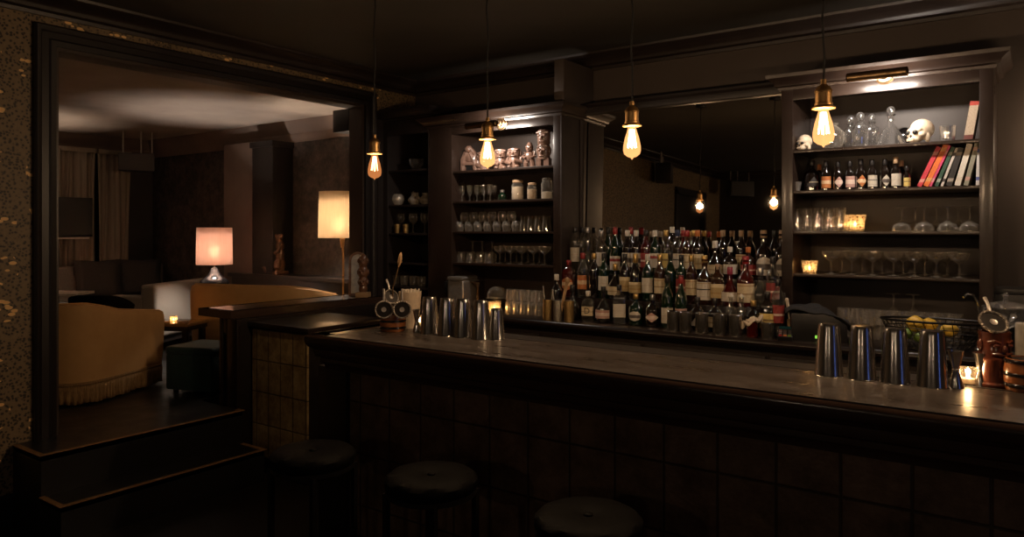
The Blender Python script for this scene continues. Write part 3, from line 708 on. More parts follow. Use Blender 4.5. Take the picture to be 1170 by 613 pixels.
# arched mirror and totem on the half-wall ledge
Z1 = 1.052
def arch_frame(w, h, n=14):
    pts = [(-w, 0), (-w, h - w)] + [(-w * math.cos(PI * k / n), h - w + w * math.sin(PI * k / n)) for k in range(1, n)] + [(w, h - w), (w, 0)]
    return pts
t = thing('arched_picture', 'small arched dark frame with a pale face standing behind the totem on the ledge', 'picture', (-4.52, 4.13, Z1), math.radians(40))
Mv = Matrix.Rotation(-.1, 4, 'X') @ Matrix(((1, 0, 0, 0), (0, 0, -1, 0), (0, 1, 0, 0), (0, 0, 0, 1)))
MB().sweep([(0, -.015), (0, .015), (.02, .015), (.02, -.015)], arch_frame(.072, .36), True, M=Mv).build('border', M['bronze'], t)
MB().prism(arch_frame(.073, .355), -.004, .004, M=Mv).build('face', M['paper'], t)
t = thing('totem', 'dark carved totem on a square wooden foot in front of the small arched mirror', 'statue', (-4.40, 4.08, Z1), .5)
b = MB().lathe([(.03, .04), (.036, .06), (.03, .09), (.036, .1), (.038, .14), (.03, .16), (.04, .175), (.042, .22), (.03, .24), (.034, .26), (.038, .29), (.03, .325), (.012, .345), (.0, .35)], 16)
for z, q in ((.12, .036), (.2, .041), (.29, .037)):
    for s in (-1, 1): b.ell((s * .016, -q + .004, z + .012), (.01, .01, .009))
    b.ell((0, -q - .002, z), (.009, .014, .014)).ell((0, -q + .003, z - .018), (.02, .01, .007))
    for s in (-1, 1): b.ell((s * q, 0, z), (.01, .014, .02))
b.build('carving', M['bronze'], t)
MB().box(-.05, .05, -.045, .045, 0, .04).build('foot', M['oak'], t, bevel=.003)
# speakers on the left wall, seen in the mirror
t = hung_speaker((-4.36, -.4, 2.48), math.radians(70), 'black loudspeaker on the papered wall, seen in the mirror near the middle pendant', .29, (.44, .22, .26))
t = hung_speaker((-4.1, -2.95, 2.46), math.radians(140), 'black loudspeaker in the far corner of the bar room, seen in the mirror', .3, (.4, .22, .26))
# ------------------------------------------------------------------ bar counter
BT, BX0, BX1, BY0, BYM, BY1 = 1.09, -2.84, 1.6, 2.28, 2.71, 2.88
t = thing('bar_counter', 'long dark wooden bar with a worn brown top and heavy moulded edge', 'bar')
b = MB().box(BX0 + .13, BX1, BY0, BYM, BT - .04, BT)
b.build('counter_top', M['bar_top'], t, label='worn lighter brown serving surface')
NO = [(0, BT - .17), (.012, BT - .17), (.016, BT - .15), (.03, BT - .135), (.03, BT - .118), (.045, BT - .108), (.052, BT - .085), (.052, BT - .075), (.07, BT - .062), (.08, BT - .045), (.084, BT - .028), (.08, BT - .012), (.066, BT - .001), (0, BT - .001)]
b = MB().sweep([(o - .0805, z) for o, z in NO], [(BX1, BY0), (BX0, BY0), (BX0, BY1)][::-1])
b = MB().sweep([(o - .07, z) for o, z in NO], [(BX0, BY1), (BX0, BY0), (BX1, BY0)])
b.box(BX0 - .0, BX0 + .13, BY0 + .0, BY1, BT - .06, BT - .001)
b.build('edge_moulding', M['bar_edge'], t)
MB().box(BX0 + .13, BX1, BYM, BY1, BT - .05, BT - .006).box(BX0 + .13, BX1, BYM, BYM + .012, BT - .05, BT + .002).build('drip_rail', M['rail'], t)
MB().box(BX0 + .02, BX1, BY0 + .1, BY1 - .04, 0, BT - .04).build('body', M['bar_wood'], t)
MB().box(BX0 + .2, BX1, BY0 + .085, BY0 + .1, .16, BT - .16).build('front_panel', M['panel_bar'], t)
MB().box(BX0, BX0 + .2, BY0 + .06, BY0 + .1, 0, BT - .16).build('corner_post', M['bar_wood'], t, bevel=.004)
MB().box(BX0 + .2, BX1, BY0 + .07, BY0 + .1, 0, .16).build('plinth', M['bar_wood'], t)
# service counter at the staff gap
t = thing('service_counter', 'low side counter with a dark top and gilt pressed panels beside the steps', 'counter', (-4.27, 2.95, 0))
MB().box(0.02, .58, .02, .64, 0, .95).build('body', M['casing'], t)
MB().box(0.02, .58, .005, .02, .1, .93).build('front_panel', M['panel_side'], t)
MB().box(0.0, .62, -.02, .66, .95, .98).build('counter_top', M['bar_wood'], t, bevel=.005)
MB().box(0.01, .59, -.005, .02, 0, .1).build('plinth', M['casing'], t)
MB().box(.60, .76, .02, .62, .9, .92).build('side_shelf', M['bar_wood'], t)
# back counter under both cabinets
CZ = .985
t = thing('back_counter', 'long dark back-bar worktop running under the cabinets and the mirror', 'counter')
b = MB().sweep([(-.75, CZ - .045), (0, CZ - .045), (.02, CZ - .035), (.026, CZ - .02), (.02, CZ - .006), (.01, CZ), (-.75, CZ)], [(-4.25, 4.09), (1.6, 4.09)])
b.build('worktop', M['bar_wood'], t)
MB().box(-4.25, 1.6, 4.14, 4.84, 0, CZ - .045).build('base', M['cab_dark'], t)
for k in range(8):
    x = -4.22 + k * .755
    d = MB().box(x, x + .73, 4.12, 4.14, .12, CZ - .1).build('door', M['cab_dark'], t, bevel=.004)
    MB().tube([(x + .66, 4.1, .7), (x + .66, 4.1, .82)], .006).build('handle', M['brass_dark'], d)
# tiered bottle steps in front of the mirror
t = thing('bottle_riser', 'two-step dark wooden riser carrying the rear bottle rows before the mirror', 'riser')
MB().box(-2.72, -1.22, 4.30, 4.675, CZ, 1.13).build('lower_step', M['bar_wood'], t, bevel=.003)
MB().box(-2.72, -1.22, 4.44, 4.675, 1.13, 1.285).build('upper_step', M['bar_wood'], t, bevel=.003)
# ------------------------------------------------------------------ cabinets
CF = 4.40
CROWN = [(0, 0), (.012, 0), (.016, .015), (.03, .022), (.036, .04), (.058, .058), (.07, .066), (.074, .085), (0, .085)]
def cabinet(name, label, bays, zs, ztop, side_right, back=M['cab_back'], paint=M['cab'], crown=True, depth=.43, zb=CZ, xl=None, xr=None, valance=.06):
    """bays: list of (x0, x1) openings; uprights fill the rest between xl and xr"""
    t = thing(name, label, 'cabinet')
    xs = [xl] + [v for bb in bays for v in bb] + [xr]
    for i in range(0, len(xs), 2):
        MB().box(xs[i], xs[i + 1], CF - .0, YB - .005, zb, ztop).build('upright', paint, t, bevel=.003)
    MB().box(xl, xr, CF, YB - .005, ztop - .02, ztop).build('top_board', paint, t)
    for (x0, x1) in bays:
        MB().box(x0 - .001, x1 + .001, YB - .03, YB - .01, zb, ztop - .02).build('back_panel', back, t)
        if valance: MB().box(x0 - .001, x1 + .001, CF + .0, CF + .025, ztop - .02 - valance, ztop - .02).build('valance', paint, t, bevel=.002)
        for z in zs:
            MB().box(x0 - .001, x1 + .001, CF + .012, YB - .03, z - .018, z).build('shelf', paint, t, bevel=.003)
    if crown:
        pr = [(o, ztop - .02 + z) for o, z in CROWN]
        path = [(xl, YB - .01), (xl, CF), (xr, CF), (xr, YB - .01)]
        MB().sweep(pr, path).box(xl, xr, CF, YB - .01, ztop - .0, ztop + .06).build('crown', paint, t)
    return t
SH = [2.052, 1.815, 1.58, 1.335]
cab_l = cabinet('shelf_cabinet', 'tall dark cabinet of lit shelves with tiki mugs and jars', [(-3.742, -2.797)], SH, 2.42, True, xl=-3.985, xr=-2.735)
b = MB().box(-2.737, -2.725, CF + .0, CF + .24, CZ, 2.40).box(-2.737, -2.727, CF + .26, YB - .01, CZ, 2.40)
b.build('side_panel', M['cab_side'], cab_l, bevel=.003)
cab_d = cabinet('corner_cabinet', 'unlit dark corner cabinet with silver jugs beside the opening', [(-4.45, -3.99)], [2.09, 1.80, 1.565, 1.32, 1.12], 2.52, False, xl=-4.545, xr=-3.987, paint=M['cab_dark'], back=M['cab_dark'], valance=.12)
cab_r = cabinet('shelf_cabinet', 'tall brown cabinet of lit shelves with decanters, books and coupes', [(-1.152, -.238)], SH, 2.42, True, xl=-1.215, xr=-.178)
MB().box(-4.549, -4.50, 4.335, 4.43, CZ, 2.52).build('filler', M['cab_dark'], cab_d)
for x0, x1 in ((-2.80, -2.72),):
    struct('trim_7', MB().box(x0, x1, CF + .02, YB, 2.50, 2.80), M['wall'], bevel=.003)
# wall band over the mirror and its cornice
struct('trim_8', MB().sweep([(0, 2.44), (.012, 2.44), (.016, 2.46), (.016, 2.48), (.03, 2.495), (.03, 2.51), (0, 2.51)], [(-2.72, 4.68), (-1.216, 4.68)]).box(-2.72, -1.216, 4.68, YB, 2.44, 2.51), M['cab_dark'])
t = thing('wall_mirror', 'large dark wall mirror between the two shelf cabinets behind the bottles', 'mirror')
Mm = Matrix.Translation((0, 4.69, 1.0)) @ Matrix.Rotation(-math.radians(1.1), 4, 'X')
mm, nt, out = new_mat('old mirror')
bb = N(nt, 'BsdfPrincipled'); setin(bb, Metallic=1.0, Roughness=0.015)
tc = N(nt, 'TexCoord'); nz = N(nt, 'TexNoise'); setin(nz, Scale=5.0); nt.links.new(tc.outputs['Object'], nz.inputs['Vector'])
rr = ramp(nt, [(0.3, (.8, .74, .67)), (0.7, (.86, .8, .72))]); nt.links.new(nz.outputs['Fac'], rr.inputs['Fac']); nt.links.new(rr.outputs['Color'], bb.inputs['Base Color'])
nt.links.new(bb.outputs['BSDF'], out.inputs['Surface'])
MB().box(-2.722, -1.217, -.006, 0, 0, 1.44, Mm).build('mirror_glass', mm, t)
MB().box(-2.722, -1.217, .0, .012, 0, 1.44, Mm).build('backing', M['black'], t)
# ------------------------------------------------------------------ brass picture lights over the cabinets
def picture_light(x, z, label):
    t = thing('picture_light', label, 'lamp', (x, CF, z), 0, 'brass picture lights')
    MY = Matrix.Rotation(PI / 2, 4, 'X')
    MB().lathe([(.052, 0), (.052, .008), (.043, .012), (.04, .02), (.026, .024), (.022, .034), (.0, .038)], 28, M=MY).build('rosette', M['brass_dark'], t)
    MB().tube([(0, -.03, 0), (0, -.08, -.02), (-.03, -.17, -.03), (-.09, -.22, -.035), (-.14, -.25, -.04)], .006).build('arm', M['brass_dark'], t)
    b = MB()
    for k in range(25):
        pass
    n = 16
    prof = []
    for k in range(n + 1):
        a = -.35 + 1.0 + (PI + .7) * k / n
        prof.append((.024 * math.cos(a), .024 * math.sin(a)))
    vs, fs = [], []
    for x0 in (-.135, .135):
        for (py, pz) in prof: vs.append((x0, -.25 + py, -.04 + pz))
        for (py, pz) in prof: vs.append((x0, -.25 + py * .92, -.04 + pz * .92))
    m = len(prof)
    for k in range(m - 1):
        fs += [(k, k + 1, 2 * m + k + 1, 2 * m + k), (m + k, 3 * m + k, 3 * m + k + 1, m + k + 1), (k, m + k, m + k + 1, k + 1), (2 * m + k, 2 * m + k + 1, 3 * m + k + 1, 3 * m + k)]
    b.add(vs, fs, True)
    b.ell((-.137, -.25, -.04), (.01, .024, .024)).ell((.137, -.25, -.04), (.01, .024, .024))
    b.build('shade', M['brass_dark'], t)
    MB().tube([(-.12, -.25, -.042), (.12, -.25, -.042)], .009).build('bulb', glow('picture bulb', (1, .86, .7), 9.0), t)
    l = bpy.data.lights.new('picture_light_glow', 'AREA'); l.shape = 'RECTANGLE'; l.size = .26; l.size_y = .02; l.energy = PIC_W; l.color = (1, .86, .74)
    o = bpy.data.objects.new('picture_light_glow', l); COL.objects.link(o)
    o.location = (x, CF - .232, z - .05); o.rotation_euler = (math.radians(62), 0, 0)
    return t
PIC_W = 9.0
picture_light(-.67, 2.425, 'brass picture light with a round rosette over the decanter shelf')
picture_light(-3.25, 2.385, 'brass picture light with a round rosette over the tiki mug shelf')
# ------------------------------------------------------------------ pendants
PZ = 1.862
def pendant(x, y, label, gl, fil, W, dz=0.0):
    t = thing('pendant_lamp', label, 'lamp', (x, y, PZ + dz), 0, 'bare bulb pendants over the bar')
    b = MB()
    b.shell([(.006, 0), (.018, .004), (.03, .014), (.0335, .028), (.033, .045), (.027, .075), (.019, .1), (.0145, .118), (.0135, .13)], 28)
    b.build('bulb_glass', gl, t)  # glass emission stands in for the filament's bloom
    bt = MB(); bt.lathe([(.0, -.008), (.003, -.004), (.006, 0), (.0, .003)], 10); bt.build('bulb_tip', gl, t)
    f = MB()
    for k in range(7):
        a = 2 * PI * k / 7; r0, r1 = .007, .0165
        f.tube([(r0 * math.cos(a), r0 * math.sin(a), .108), (r1 * math.cos(a + .3), r1 * math.sin(a + .3), .04), (r0 * math.cos(a + .5), r0 * math.sin(a + .5), .108)], .0026 if fil is F1 else .0017, 6)
    f.tube([(0, 0, .035), (0, 0, .11)], .0022, 6)
    f.build('filament', fil, t)
    MB().lathe([(.014, .118), (.037, .120), (.037, .124), (.031, .128), (.028, .13), (.028, .138), (.0255, .14), (.0255, .172), (.0275, .174), (.0275, .18), (.02, .192), (.012, .198), (.009, .2), (.009, .216), (.0, .217)], 28).build('socket', M['brass'], t)
    pts = [(0, 0, .215)]
    for k in range(1, 12): pts.append((.003 * math.sin(k * 1.9 + x), .003 * math.cos(k * 1.3), .215 + (ZC - PZ - dz - .215) * k / 12))
    pts.append((0, 0, ZC - PZ - dz))
    MB().tube(pts, .0038, 6).build('cord', M['cord'], t)
    MB().lathe([(.045, ZC - PZ - dz - .03), (.05, ZC - PZ - dz - .015), (.05, ZC - PZ - dz)], 20).build('ceiling_rose', M['black'], t)
    l = bpy.data.lights.new('pendant_glow', 'POINT'); l.energy = W; l.color = (1, .7, .45); l.shadow_soft_size = .028
    o = bpy.data.objects.new('pendant_glow', l); COL.objects.link(o); o.location = (x, y, PZ + dz + .065)
    return t
G1 = glow('lit amber bulb glass', (1, .44, .15), 1.8, .42)
G2 = glow('dim amber bulb glass', (1, .34, .1), .75, .5)
F1 = glow('filament', (1, .72, .4), 42.0)
F2 = glow('dim filament', (1, .6, .28), 14.0)
PW = 38.0
pendant(-.57, 2.55, 'bare filament bulb pendant hanging before the shelf of decanters', G1, F1, PW)
pendant(-1.263, 2.55, 'bare filament bulb pendant hanging before the dark mirror', G1, F1, PW)
pendant(-1.962, 2.55, 'bare filament bulb pendant hanging before the tiki mug shelf', G1, F1, PW)
pendant(-2.668, 2.55, 'dimmer amber filament bulb pendant beside the lounge opening', G2, F2, PW * .5, -.02)
pendant(.13, 2.55, 'bare filament bulb pendant at the near end of the bar row', G1, F1, PW)
# ------------------------------------------------------------------ stools
def stool(x, y, label, rz):
    def make():
        t = thing('bar_stool', label, 'stool', (0, 0, 0), 0, 'backless bar stools at the bar')
        b = MB(); b.lathe([(.13, .70), (.148, .705), (.156, .72), (.155, .742), (.142, .756), (.1, .763), (.05, .764), (.025, .758), (.008, .752), (.0, .752)], 40,
                          wob=lambda k, z: 1 + (.0 if z < .75 else .012 * math.cos(k * PI / 2.5)))
        s = b.build('seat', M['leather'], t)
        MB().ell((0, 0, .756), (.014, .014, .007)).build('button', M['leather'], s)
        MB().lathe([(.12, .682), (.152, .684), (.152, .702), (.12, .704)], 36).build('seat_rim', M['black_metal'], t)
        q = .105
        for sx in (-1, 1):
            for sy in (-1, 1):
                MB().box(sx * q - .009, sx * q + .009, sy * q - .009, sy * q + .009, 0, .69).build('leg', M['black_metal'], t)
        for x0, x1, y0, y1 in ((-q, q, -q - .008, -q + .008), (-q, q, q - .008, q + .008), (-q - .008, -q + .008, -q, q), (q - .008, q + .008, -q, q)):
            MB().box(x0, x1, y0, y1, .255, .272).build('footrest', M['brass_edge'], t)
        return t
    r = place('stool', make, (x, y, 0), rz, label); r.scale = (1.08, 1.08, .93); return r
stool(-2.36, 1.92, 'round black padded bar stool standing nearest the steps', 0.1)
stool(-1.78, 1.98, 'round black padded bar stool in the middle of the row, deep in shadow', 0.0)
stool(-1.13, 1.98, 'round black padded bar stool farthest from the steps, cut by the frame', 0.05)
# ------------------------------------------------------------------ glassware kinds
CANDLES = []
def flip(h): return Matrix(((1, 0, 0, 0), (0, 1, 0, 0), (0, 0, -1, h), (0, 0, 0, 1)))
def prof_tumbler(h, r0, r1, t=.0022, foot=.012):
    return [(0, 0), (r0, 0), (r0 + .001, .004), (r1, h), (r1 - t, h), (r0 - t, foot), (0, foot)]
P_COUPE = [(0, 0), (.033, 0), (.034, .002), (.012, .006), (.005, .012), (.004, .03), (.006, .042), (.004, .055), (.005, .072), (.018, .082), (.04, .096), (.049, .116), (.05, .132), (.048, .132), (.047, .117), (.038, .099), (.0, .082)]
P_FLUTE = [(0, 0), (.024, 0), (.024, .002), (.006, .007), (.004, .02), (.005, .045), (.015, .058), (.021, .08), (.022, .13), (.0205, .13), (.0195, .08), (.0, .058)]
P_WINE = [(0, 0), (.034, 0), (.034, .002), (.008, .007), (.0045, .02), (.0045, .07), (.012, .08), (.034, .1), (.04, .125), (.034, .165), (.032, .165), (.038, .125), (.032, .102), (.0, .083)]
P_ROUND = [(0, 0), (.024, 0), (.03, .006), (.036, .025), (.036, .045), (.03, .075), (.028, .075), (.034, .045), (.033, .026), (.0, .01)]
def cut(k, z): return 1.0 if k % 2 else .955
GK = {
    'tumbler': (prof_tumbler(.085, .031, .037), .085, 'glass', None), 'rocks': (prof_tumbler(.082, .034, .041), .082, 'glass_cut_lit', cut), 'highball': (prof_tumbler(.135, .026, .033), .135, 'glass', None),
    'shot': (prof_tumbler(.06, .019, .024), .06, 'glass', None), 'coupe': (P_COUPE, .132, 'glass', None), 'flute': (P_FLUTE, .13, 'glass_smoke', None), 'wine': (P_WINE, .165, 'glass', None), 'round': (P_ROUND, .075, 'glass', None),
    'beaker': (prof_tumbler(.115, .028, .036), .115, 'glass_smoke', None), 'crystal': (prof_tumbler(.085, .034, .04, .004, .02), .085, 'crystal', cut)}
GNAME = {'tumbler': 'tumbler_glass', 'rocks': 'rocks_glass', 'highball': 'highball_glass', 'shot': 'shot_glass', 'coupe': 'coupe_glass', 'flute': 'sherry_glass', 'wine': 'wine_glass', 'round': 'round_glass', 'beaker': 'beaker_glass', 'crystal': 'crystal_tumbler'}
GCACHE = {}
def glass_at(kind, up, loc, label, group):
    pr, h, m, wob = GK[kind]
    key = (kind, up)
    if key not in GCACHE:
        o = MB().lathe(pr, 20, M=None if up else flip(h), wob=wob).build(GNAME[kind], M[m])
        GCACHE[key] = o
    else:
        o = GCACHE[key].copy(); COL.objects.link(o)
    o.location = loc; o.rotation_euler = (0, 0, random.random() * 6)
    tag(o, label, 'glass', group)
    return o
def glass_row(kind, up, us, Y, Z, desc, where, group, jit=.012):
    n = len(us)
    for i, u in enumerate(us):
        glass_at(kind, up, (x_at(u, Y), Y + random.uniform(-jit, jit), Z), '%s, %s from left %s' % (desc, ORD[i], where), group)
def span(a, b, n): return [a + (b - a) * i / (n - 1) for i in range(n)]
S1, S2, S3, S4 = SH
# left lit cabinet
glass_row('flute', True, [529, 537, 545, 553, 561], 4.53, S2, 'slender stemmed sherry glass', 'in front row above the round glasses', 'sherry glasses')
glass_row('flute', True, [541, 549, 557, 565], 4.66, S2, 'slender stemmed sherry glass', 'in rear row above the round glasses', 'sherry glasses')
glass_row('round', False, [526, 536, 546.5, 557, 568, 579, 590], 4.5, S3, 'small round upturned glass', 'in lower tier under the sherry glasses', 'round glasses in the tiki cabinet', .004)
glass_row('round', False, [531, 541.3, 551.8, 562.5, 573.5, 584.5], 4.51, S3 + .0755, 'small round upturned glass', 'in upper tier under the sherry glasses', 'round glasses in the tiki cabinet', .004)
glass_row('beaker', False, [599, 607.5, 616, 624.5], 4.5, S3, 'tall upturned beaker glass', 'beside the round glasses below the jars', 'beakers in the tiki cabinet', .004)
glass_row('beaker', False, [603, 611.5, 620], 4.64, S3, 'tall upturned beaker glass', 'in rear row below the jars', 'beakers in the tiki cabinet', .004)
glass_row('wine', False, [529, 540, 551, 562], 4.62, S4, 'upturned dim wine glass', 'in rear row on lowest tiki cabinet shelf', 'wine glasses in the tiki cabinet', .004)
glass_row('tumbler', False, [527, 537.5, 548.5, 559], 4.5, S4, 'upturned dim tumbler', 'in front row on lowest tiki cabinet shelf', 'tumblers in the tiki cabinet', .004)
glass_row('coupe', True, [571, 583.5, 596.5, 609.5, 622.5], 4.51, S4, 'upright dim coupe', 'in front row on lowest tiki cabinet shelf', 'coupes in the tiki cabinet', .004)
glass_row('coupe', True, [577, 590, 603, 616], 4.66, S4, 'upright dim coupe', 'in rear row on lowest tiki cabinet shelf', 'coupes in the tiki cabinet', .004)
# left part of the back counter
glass_row('rocks', False, [583, 591.5, 600, 608.5, 617], 4.33, CZ, 'cut upturned rocks glass', 'in front row beside the candle votives', 'rocks glasses on the back counter', .003)
RU = [584, 592.2, 600.3, 608.5, 616.7]
glass_row('rocks', False, RU, 4.44, CZ, 'cut upturned rocks glass', 'in rear row, lower of two tiers', 'rocks glasses on the back counter', .001)
glass_row('rocks', False, RU, 4.44, CZ + .0825, 'cut upturned rocks glass', 'in rear row, upper of two tiers', 'rocks glasses on the back counter', .001)
# right cabinet
glass_row('highball', False, [911, 923, 935.5, 948.5, 961], 4.49, S3, 'upturned clear highball glass', 'in front row below the bitters', 'highballs in the brown cabinet', .004)
glass_row('highball', False, [916, 928, 940.5, 953], 4.6, S3, 'upturned clear highball glass', 'in rear row below the bitters', 'highballs in the brown cabinet', .004)
glass_row('coupe', False, [1030, 1056, 1083, 1108], 4.5, S3, 'upturned clear coupe', 'in front row below the books', 'coupes below the books', .006)
glass_row('coupe', False, [1046, 1070, 1095], 4.64, S3, 'upturned clear coupe', 'in rear row below the books', 'coupes below the books', .006)
glass_row('coupe', True, [950, 973, 997, 1021, 1045, 1070, 1096], 4.49, S4, 'upright clear coupe', 'in front row on lowest brown cabinet shelf', 'coupes on the lowest shelf', .004)
glass_row('coupe', True, [962, 985, 1008, 1032, 1057, 1082], 4.64, S4, 'upright clear coupe', 'in rear row on lowest brown cabinet shelf', 'coupes on the lowest shelf', .004)
XS = span(964, 1092, 9)
glass_row('rocks', False, XS, 4.46, CZ, 'cut upturned glass', 'in front row behind the fruit basket', 'tumblers behind the fruit basket', .003)
glass_row('rocks', False, XS, 4.46, CZ + .0825, 'cut upturned glass', 'in front row upper tier behind the fruit basket', 'tumblers behind the fruit basket', .001)
glass_row('rocks', False, span(972, 1086, 8), 4.57, CZ, 'cut upturned glass', 'in rear row behind the fruit basket', 'tumblers behind the fruit basket', .003)
glass_row('wine', False, [1021, 1043.5], 4.57, CZ + .083, 'taller upturned wine glass', 'standing on the rear glasses behind the basket', 'wine glasses behind the fruit basket', .003)
# ------------------------------------------------------------------ votives
def votive(loc, label, s=1.0, lit=True, W=.35, group='mosaic candle votives'):
    def make():
        t = thing('candle_votive', '', 'candle', (0, 0, 0), 0, group)
        MB().lathe([(0, 0), (.036, 0), (.046, .084), (.043, .084), (.034, .01), (0, .01)], 24, sq=6).build('cup', M['mosaic'], t)
        MB().lathe([(.019, .0105), (.019, .024), (.0, .024)], 16).build('tealight', M['wax'], t)
        MB().lathe([(0, .024), (.004, .028), (.0055, .034), (.003, .044), (0, .052)], 10).build('flame', glow('candle flame', (1, .66, .3), 45.0), t)
        return t
    t = place('votive', make, loc, .5, label, group)
    if s != 1: t.scale = (s, s, s)
    CANDLES.append(((loc[0], loc[1], loc[2] + .046 * s), W))
    return t
votive((x_at(925, 4.47), 4.47, S4), 'lit mosaic glass votive on the lowest shelf of the brown cabinet', .9, W=.3)
votive((x_at(977, 4.46), 4.46, S3), 'lit mosaic glass votive beside the upturned highball glasses', 1.1, W=.55)
votive((x_at(549, 4.24), 4.24, CZ), 'mosaic glass votive beside the steel coffee machine', 1.02, W=.3)
votive((x_at(565, 4.23), 4.23, CZ), 'bright mosaic glass votive beside the cut rocks glasses', 1.02, W=.5)
for q, (u, v) in enumerate(((216, 366), (190, 363))):
    p = on_z(u, v, LZ + .43)
    p = Vector((-5.76, 3.24, 0)) + Matrix.Rotation(.5, 3, 'Z') @ Vector(((.04, -.03, 0), (-.2, -.05, 0))[q])
    votive((p.x, p.y, LZ + .43), ('lit glass tealight in the middle of the lounge coffee table', 'lit glass tealight at the far end of the lounge coffee table')[q], .55, W=.3)
# ------------------------------------------------------------------ bottles
SHAPES = {  # profile, label (z0, z1), cap (r, z0, z1), squareness
    'std': ([(0, 0), (.034, 0), (.037, .004), (.037, .185), (.034, .2), (.02, .225), (.0145, .24), (.0135, .285), (.0155, .287), (.0155, .292)], (.055, .15), (.0162, .262, .302), None),
    'tall': ([(0, 0), (.031, 0), (.034, .004), (.034, .225), (.03, .245), (.015, .265), (.013, .31)], (.08, .18), (.0155, .285, .325), None),
    'wine': ([(0, 0), (.034, 0), (.0375, .006), (.0375, .18), (.032, .21), (.017, .245), (.0135, .265), (.0135, .315), (.0155, .317), (.0155, .322)], (.03, .125), (.0155, .275, .325), None),
    'champ': ([(0, 0), (.038, 0), (.043, .006), (.043, .13), (.036, .18), (.02, .23), (.0145, .25), (.0145, .3)], (.05, .12), (.0168, .245, .305), None),
    'squat': ([(0, 0), (.04, 0), (.045, .005), (.046, .1), (.043, .118), (.025, .135), (.015, .145), (.0135, .175)], (.03, .09), (.016, .165, .198), None),
    'square': ([(0, 0), (.036, 0), (.039, .004), (.039, .165), (.034, .18), (.016, .2), (.0145, .235)], (.045, .13), (.0165, .215, .25), 7),
    'gin': ([(0, 0), (.035, 0), (.0385, .004), (.0385, .125), (.032, .138), (.016, .15), (.0145, .178)], (.04, .1), (.0165, .165, .2), 7),
    'onion': ([(0, 0), (.035, 0), (.046, .012), (.052, .05), (.05, .085), (.034, .115), (.018, .14), (.0145, .17), (.0135, .21)], (.03, .085), (.0165, .19, .235), None),
    'jug': ([(0, 0), (.045, 0), (.05, .006), (.05, .15), (.044, .175), (.024, .2), (.018, .215), (.0175, .265), (.02, .268), (.02, .28)], (.03, .14), (.0195, .255, .302), None),
    'bitters': ([(0, 0), (.021, 0), (.0235, .003), (.0235, .085), (.02, .1), (.01, .118), (.009, .14)], (.012, .075), (.0115, .128, .162), None),
    'swing': ([(0, 0), (.028, 0), (.031, .005), (.031, .12), (.026, .14), (.013, .165), (.012, .205), (.015, .207), (.015, .213)], (.03, .09), (.013, .206, .226), None)}
BC = {}
def sector_label(prof_r, z0, z1, shape, sq):
    W = 1.15 if shape == 'rect' else (1.0 if shape != 'strip' else 1.35)
    def fn(u, v):
        zz = z0 + (z1 - z0) * v
        k = W
        if shape == 'diamond': k = W * (1 - abs(2 * v - 1)) + .02
        if shape == 'disc': k = W * .92 * max(.02, 1 - (2 * v - 1) ** 2) ** .5
        if shape == 'tri': k = W * (1 - v) + .02
        if shape == 'arch': k = W * (1 if v < .6 else max(.02, 1 - ((v - .6) / .4) ** 2) ** .5)
        a = -PI / 2 + (2 * u - 1) * k
        ca, sa = math.cos(a), math.sin(a)
        r = prof_r + .0012
        if sq: r = r / (abs(ca) ** sq + abs(sa) ** sq) ** (1 / sq)
        return Vector((r * ca, r * sa, zz))
    b = MB(); b.grid(fn, 14, 10); return b
def letter_mesh(txt, size, r, zc, mat, sq=None):
    cu = bpy.data.curves.new('letter', 'FONT'); cu.body = txt; cu.size = size; cu.align_x = 'CENTER'; cu.align_y = 'CENTER'; cu.extrude = .0004
    o = bpy.data.objects.new('letter', cu); me = bpy.data.meshes.new_from_object(o)
    bpy.data.objects.remove(o)
    for v in me.vertices:
        x, y, z = v.co
        if sq: v.co = (x, -(r + .0016) + z, zc + y)
        else:
            a = -PI / 2 + x / r; q = r + .0016 - z; v.co = (q * math.cos(a), q * math.sin(a), zc + y)
    me.materials.clear(); me.materials.append(mat); return me
def bottle_make(shape, gl, cap, lab, lshape, letter=None):
    def make():
        pr, (l0, l1), (cr, c0, c1), sq = SHAPES[shape]
        t = thing('bottle', '', 'bottle', (0, 0, 0), 0, 'x')
        k = ('b', shape, gl)
        def part(k, nm, fn, m):
            if k not in BC: BC[k] = fn().mesh(nm, M[m])
            o = bpy.data.objects.new(nm, BC[k]); COL.objects.link(o); o.parent = t; return o
        part(('b', shape, gl), 'glass_body', lambda: MB().lathe(pr, 24, sq=sq), gl)
        if cap == 'swing':
            part(('sw',), 'stopper', lambda: MB().lathe([(.013, .206), (.014, .216), (.009, .226), (0, .228)], 14).tube([(.013, 0, .19), (.02, 0, .215), (0, 0, .232), (-.02, 0, .215), (-.013, 0, .19)], .0015, 6), 'c_white')
        elif cap:
            part(('c', shape, cap), 'cap', lambda: MB().lathe([(cr - .001, c0), (cr, c0 + .002), (cr, c1 - .003), (cr - .002, c1), (0, c1)], 18), cap)
        if lab:
            part(('l', shape, lab, lshape), 'label', lambda: sector_label(max(r for r, z in pr), l0, l1, lshape, sq), lab)
        if letter:
            o = bpy.data.objects.new('printed_letter', letter_mesh(letter, .055, .0385, (l0 + l1) / 2, M['black'], sq)); COL.objects.link(o); o.parent = t
        return t
    return make
AW = 'A'
ROWS = {'A': (4.235, CZ, 'front'), 'B': (4.36, 1.13, 'middle'), 'C': (4.5, 1.285, 'rear'), 'D': (4.608, 1.285, 'hindmost')}
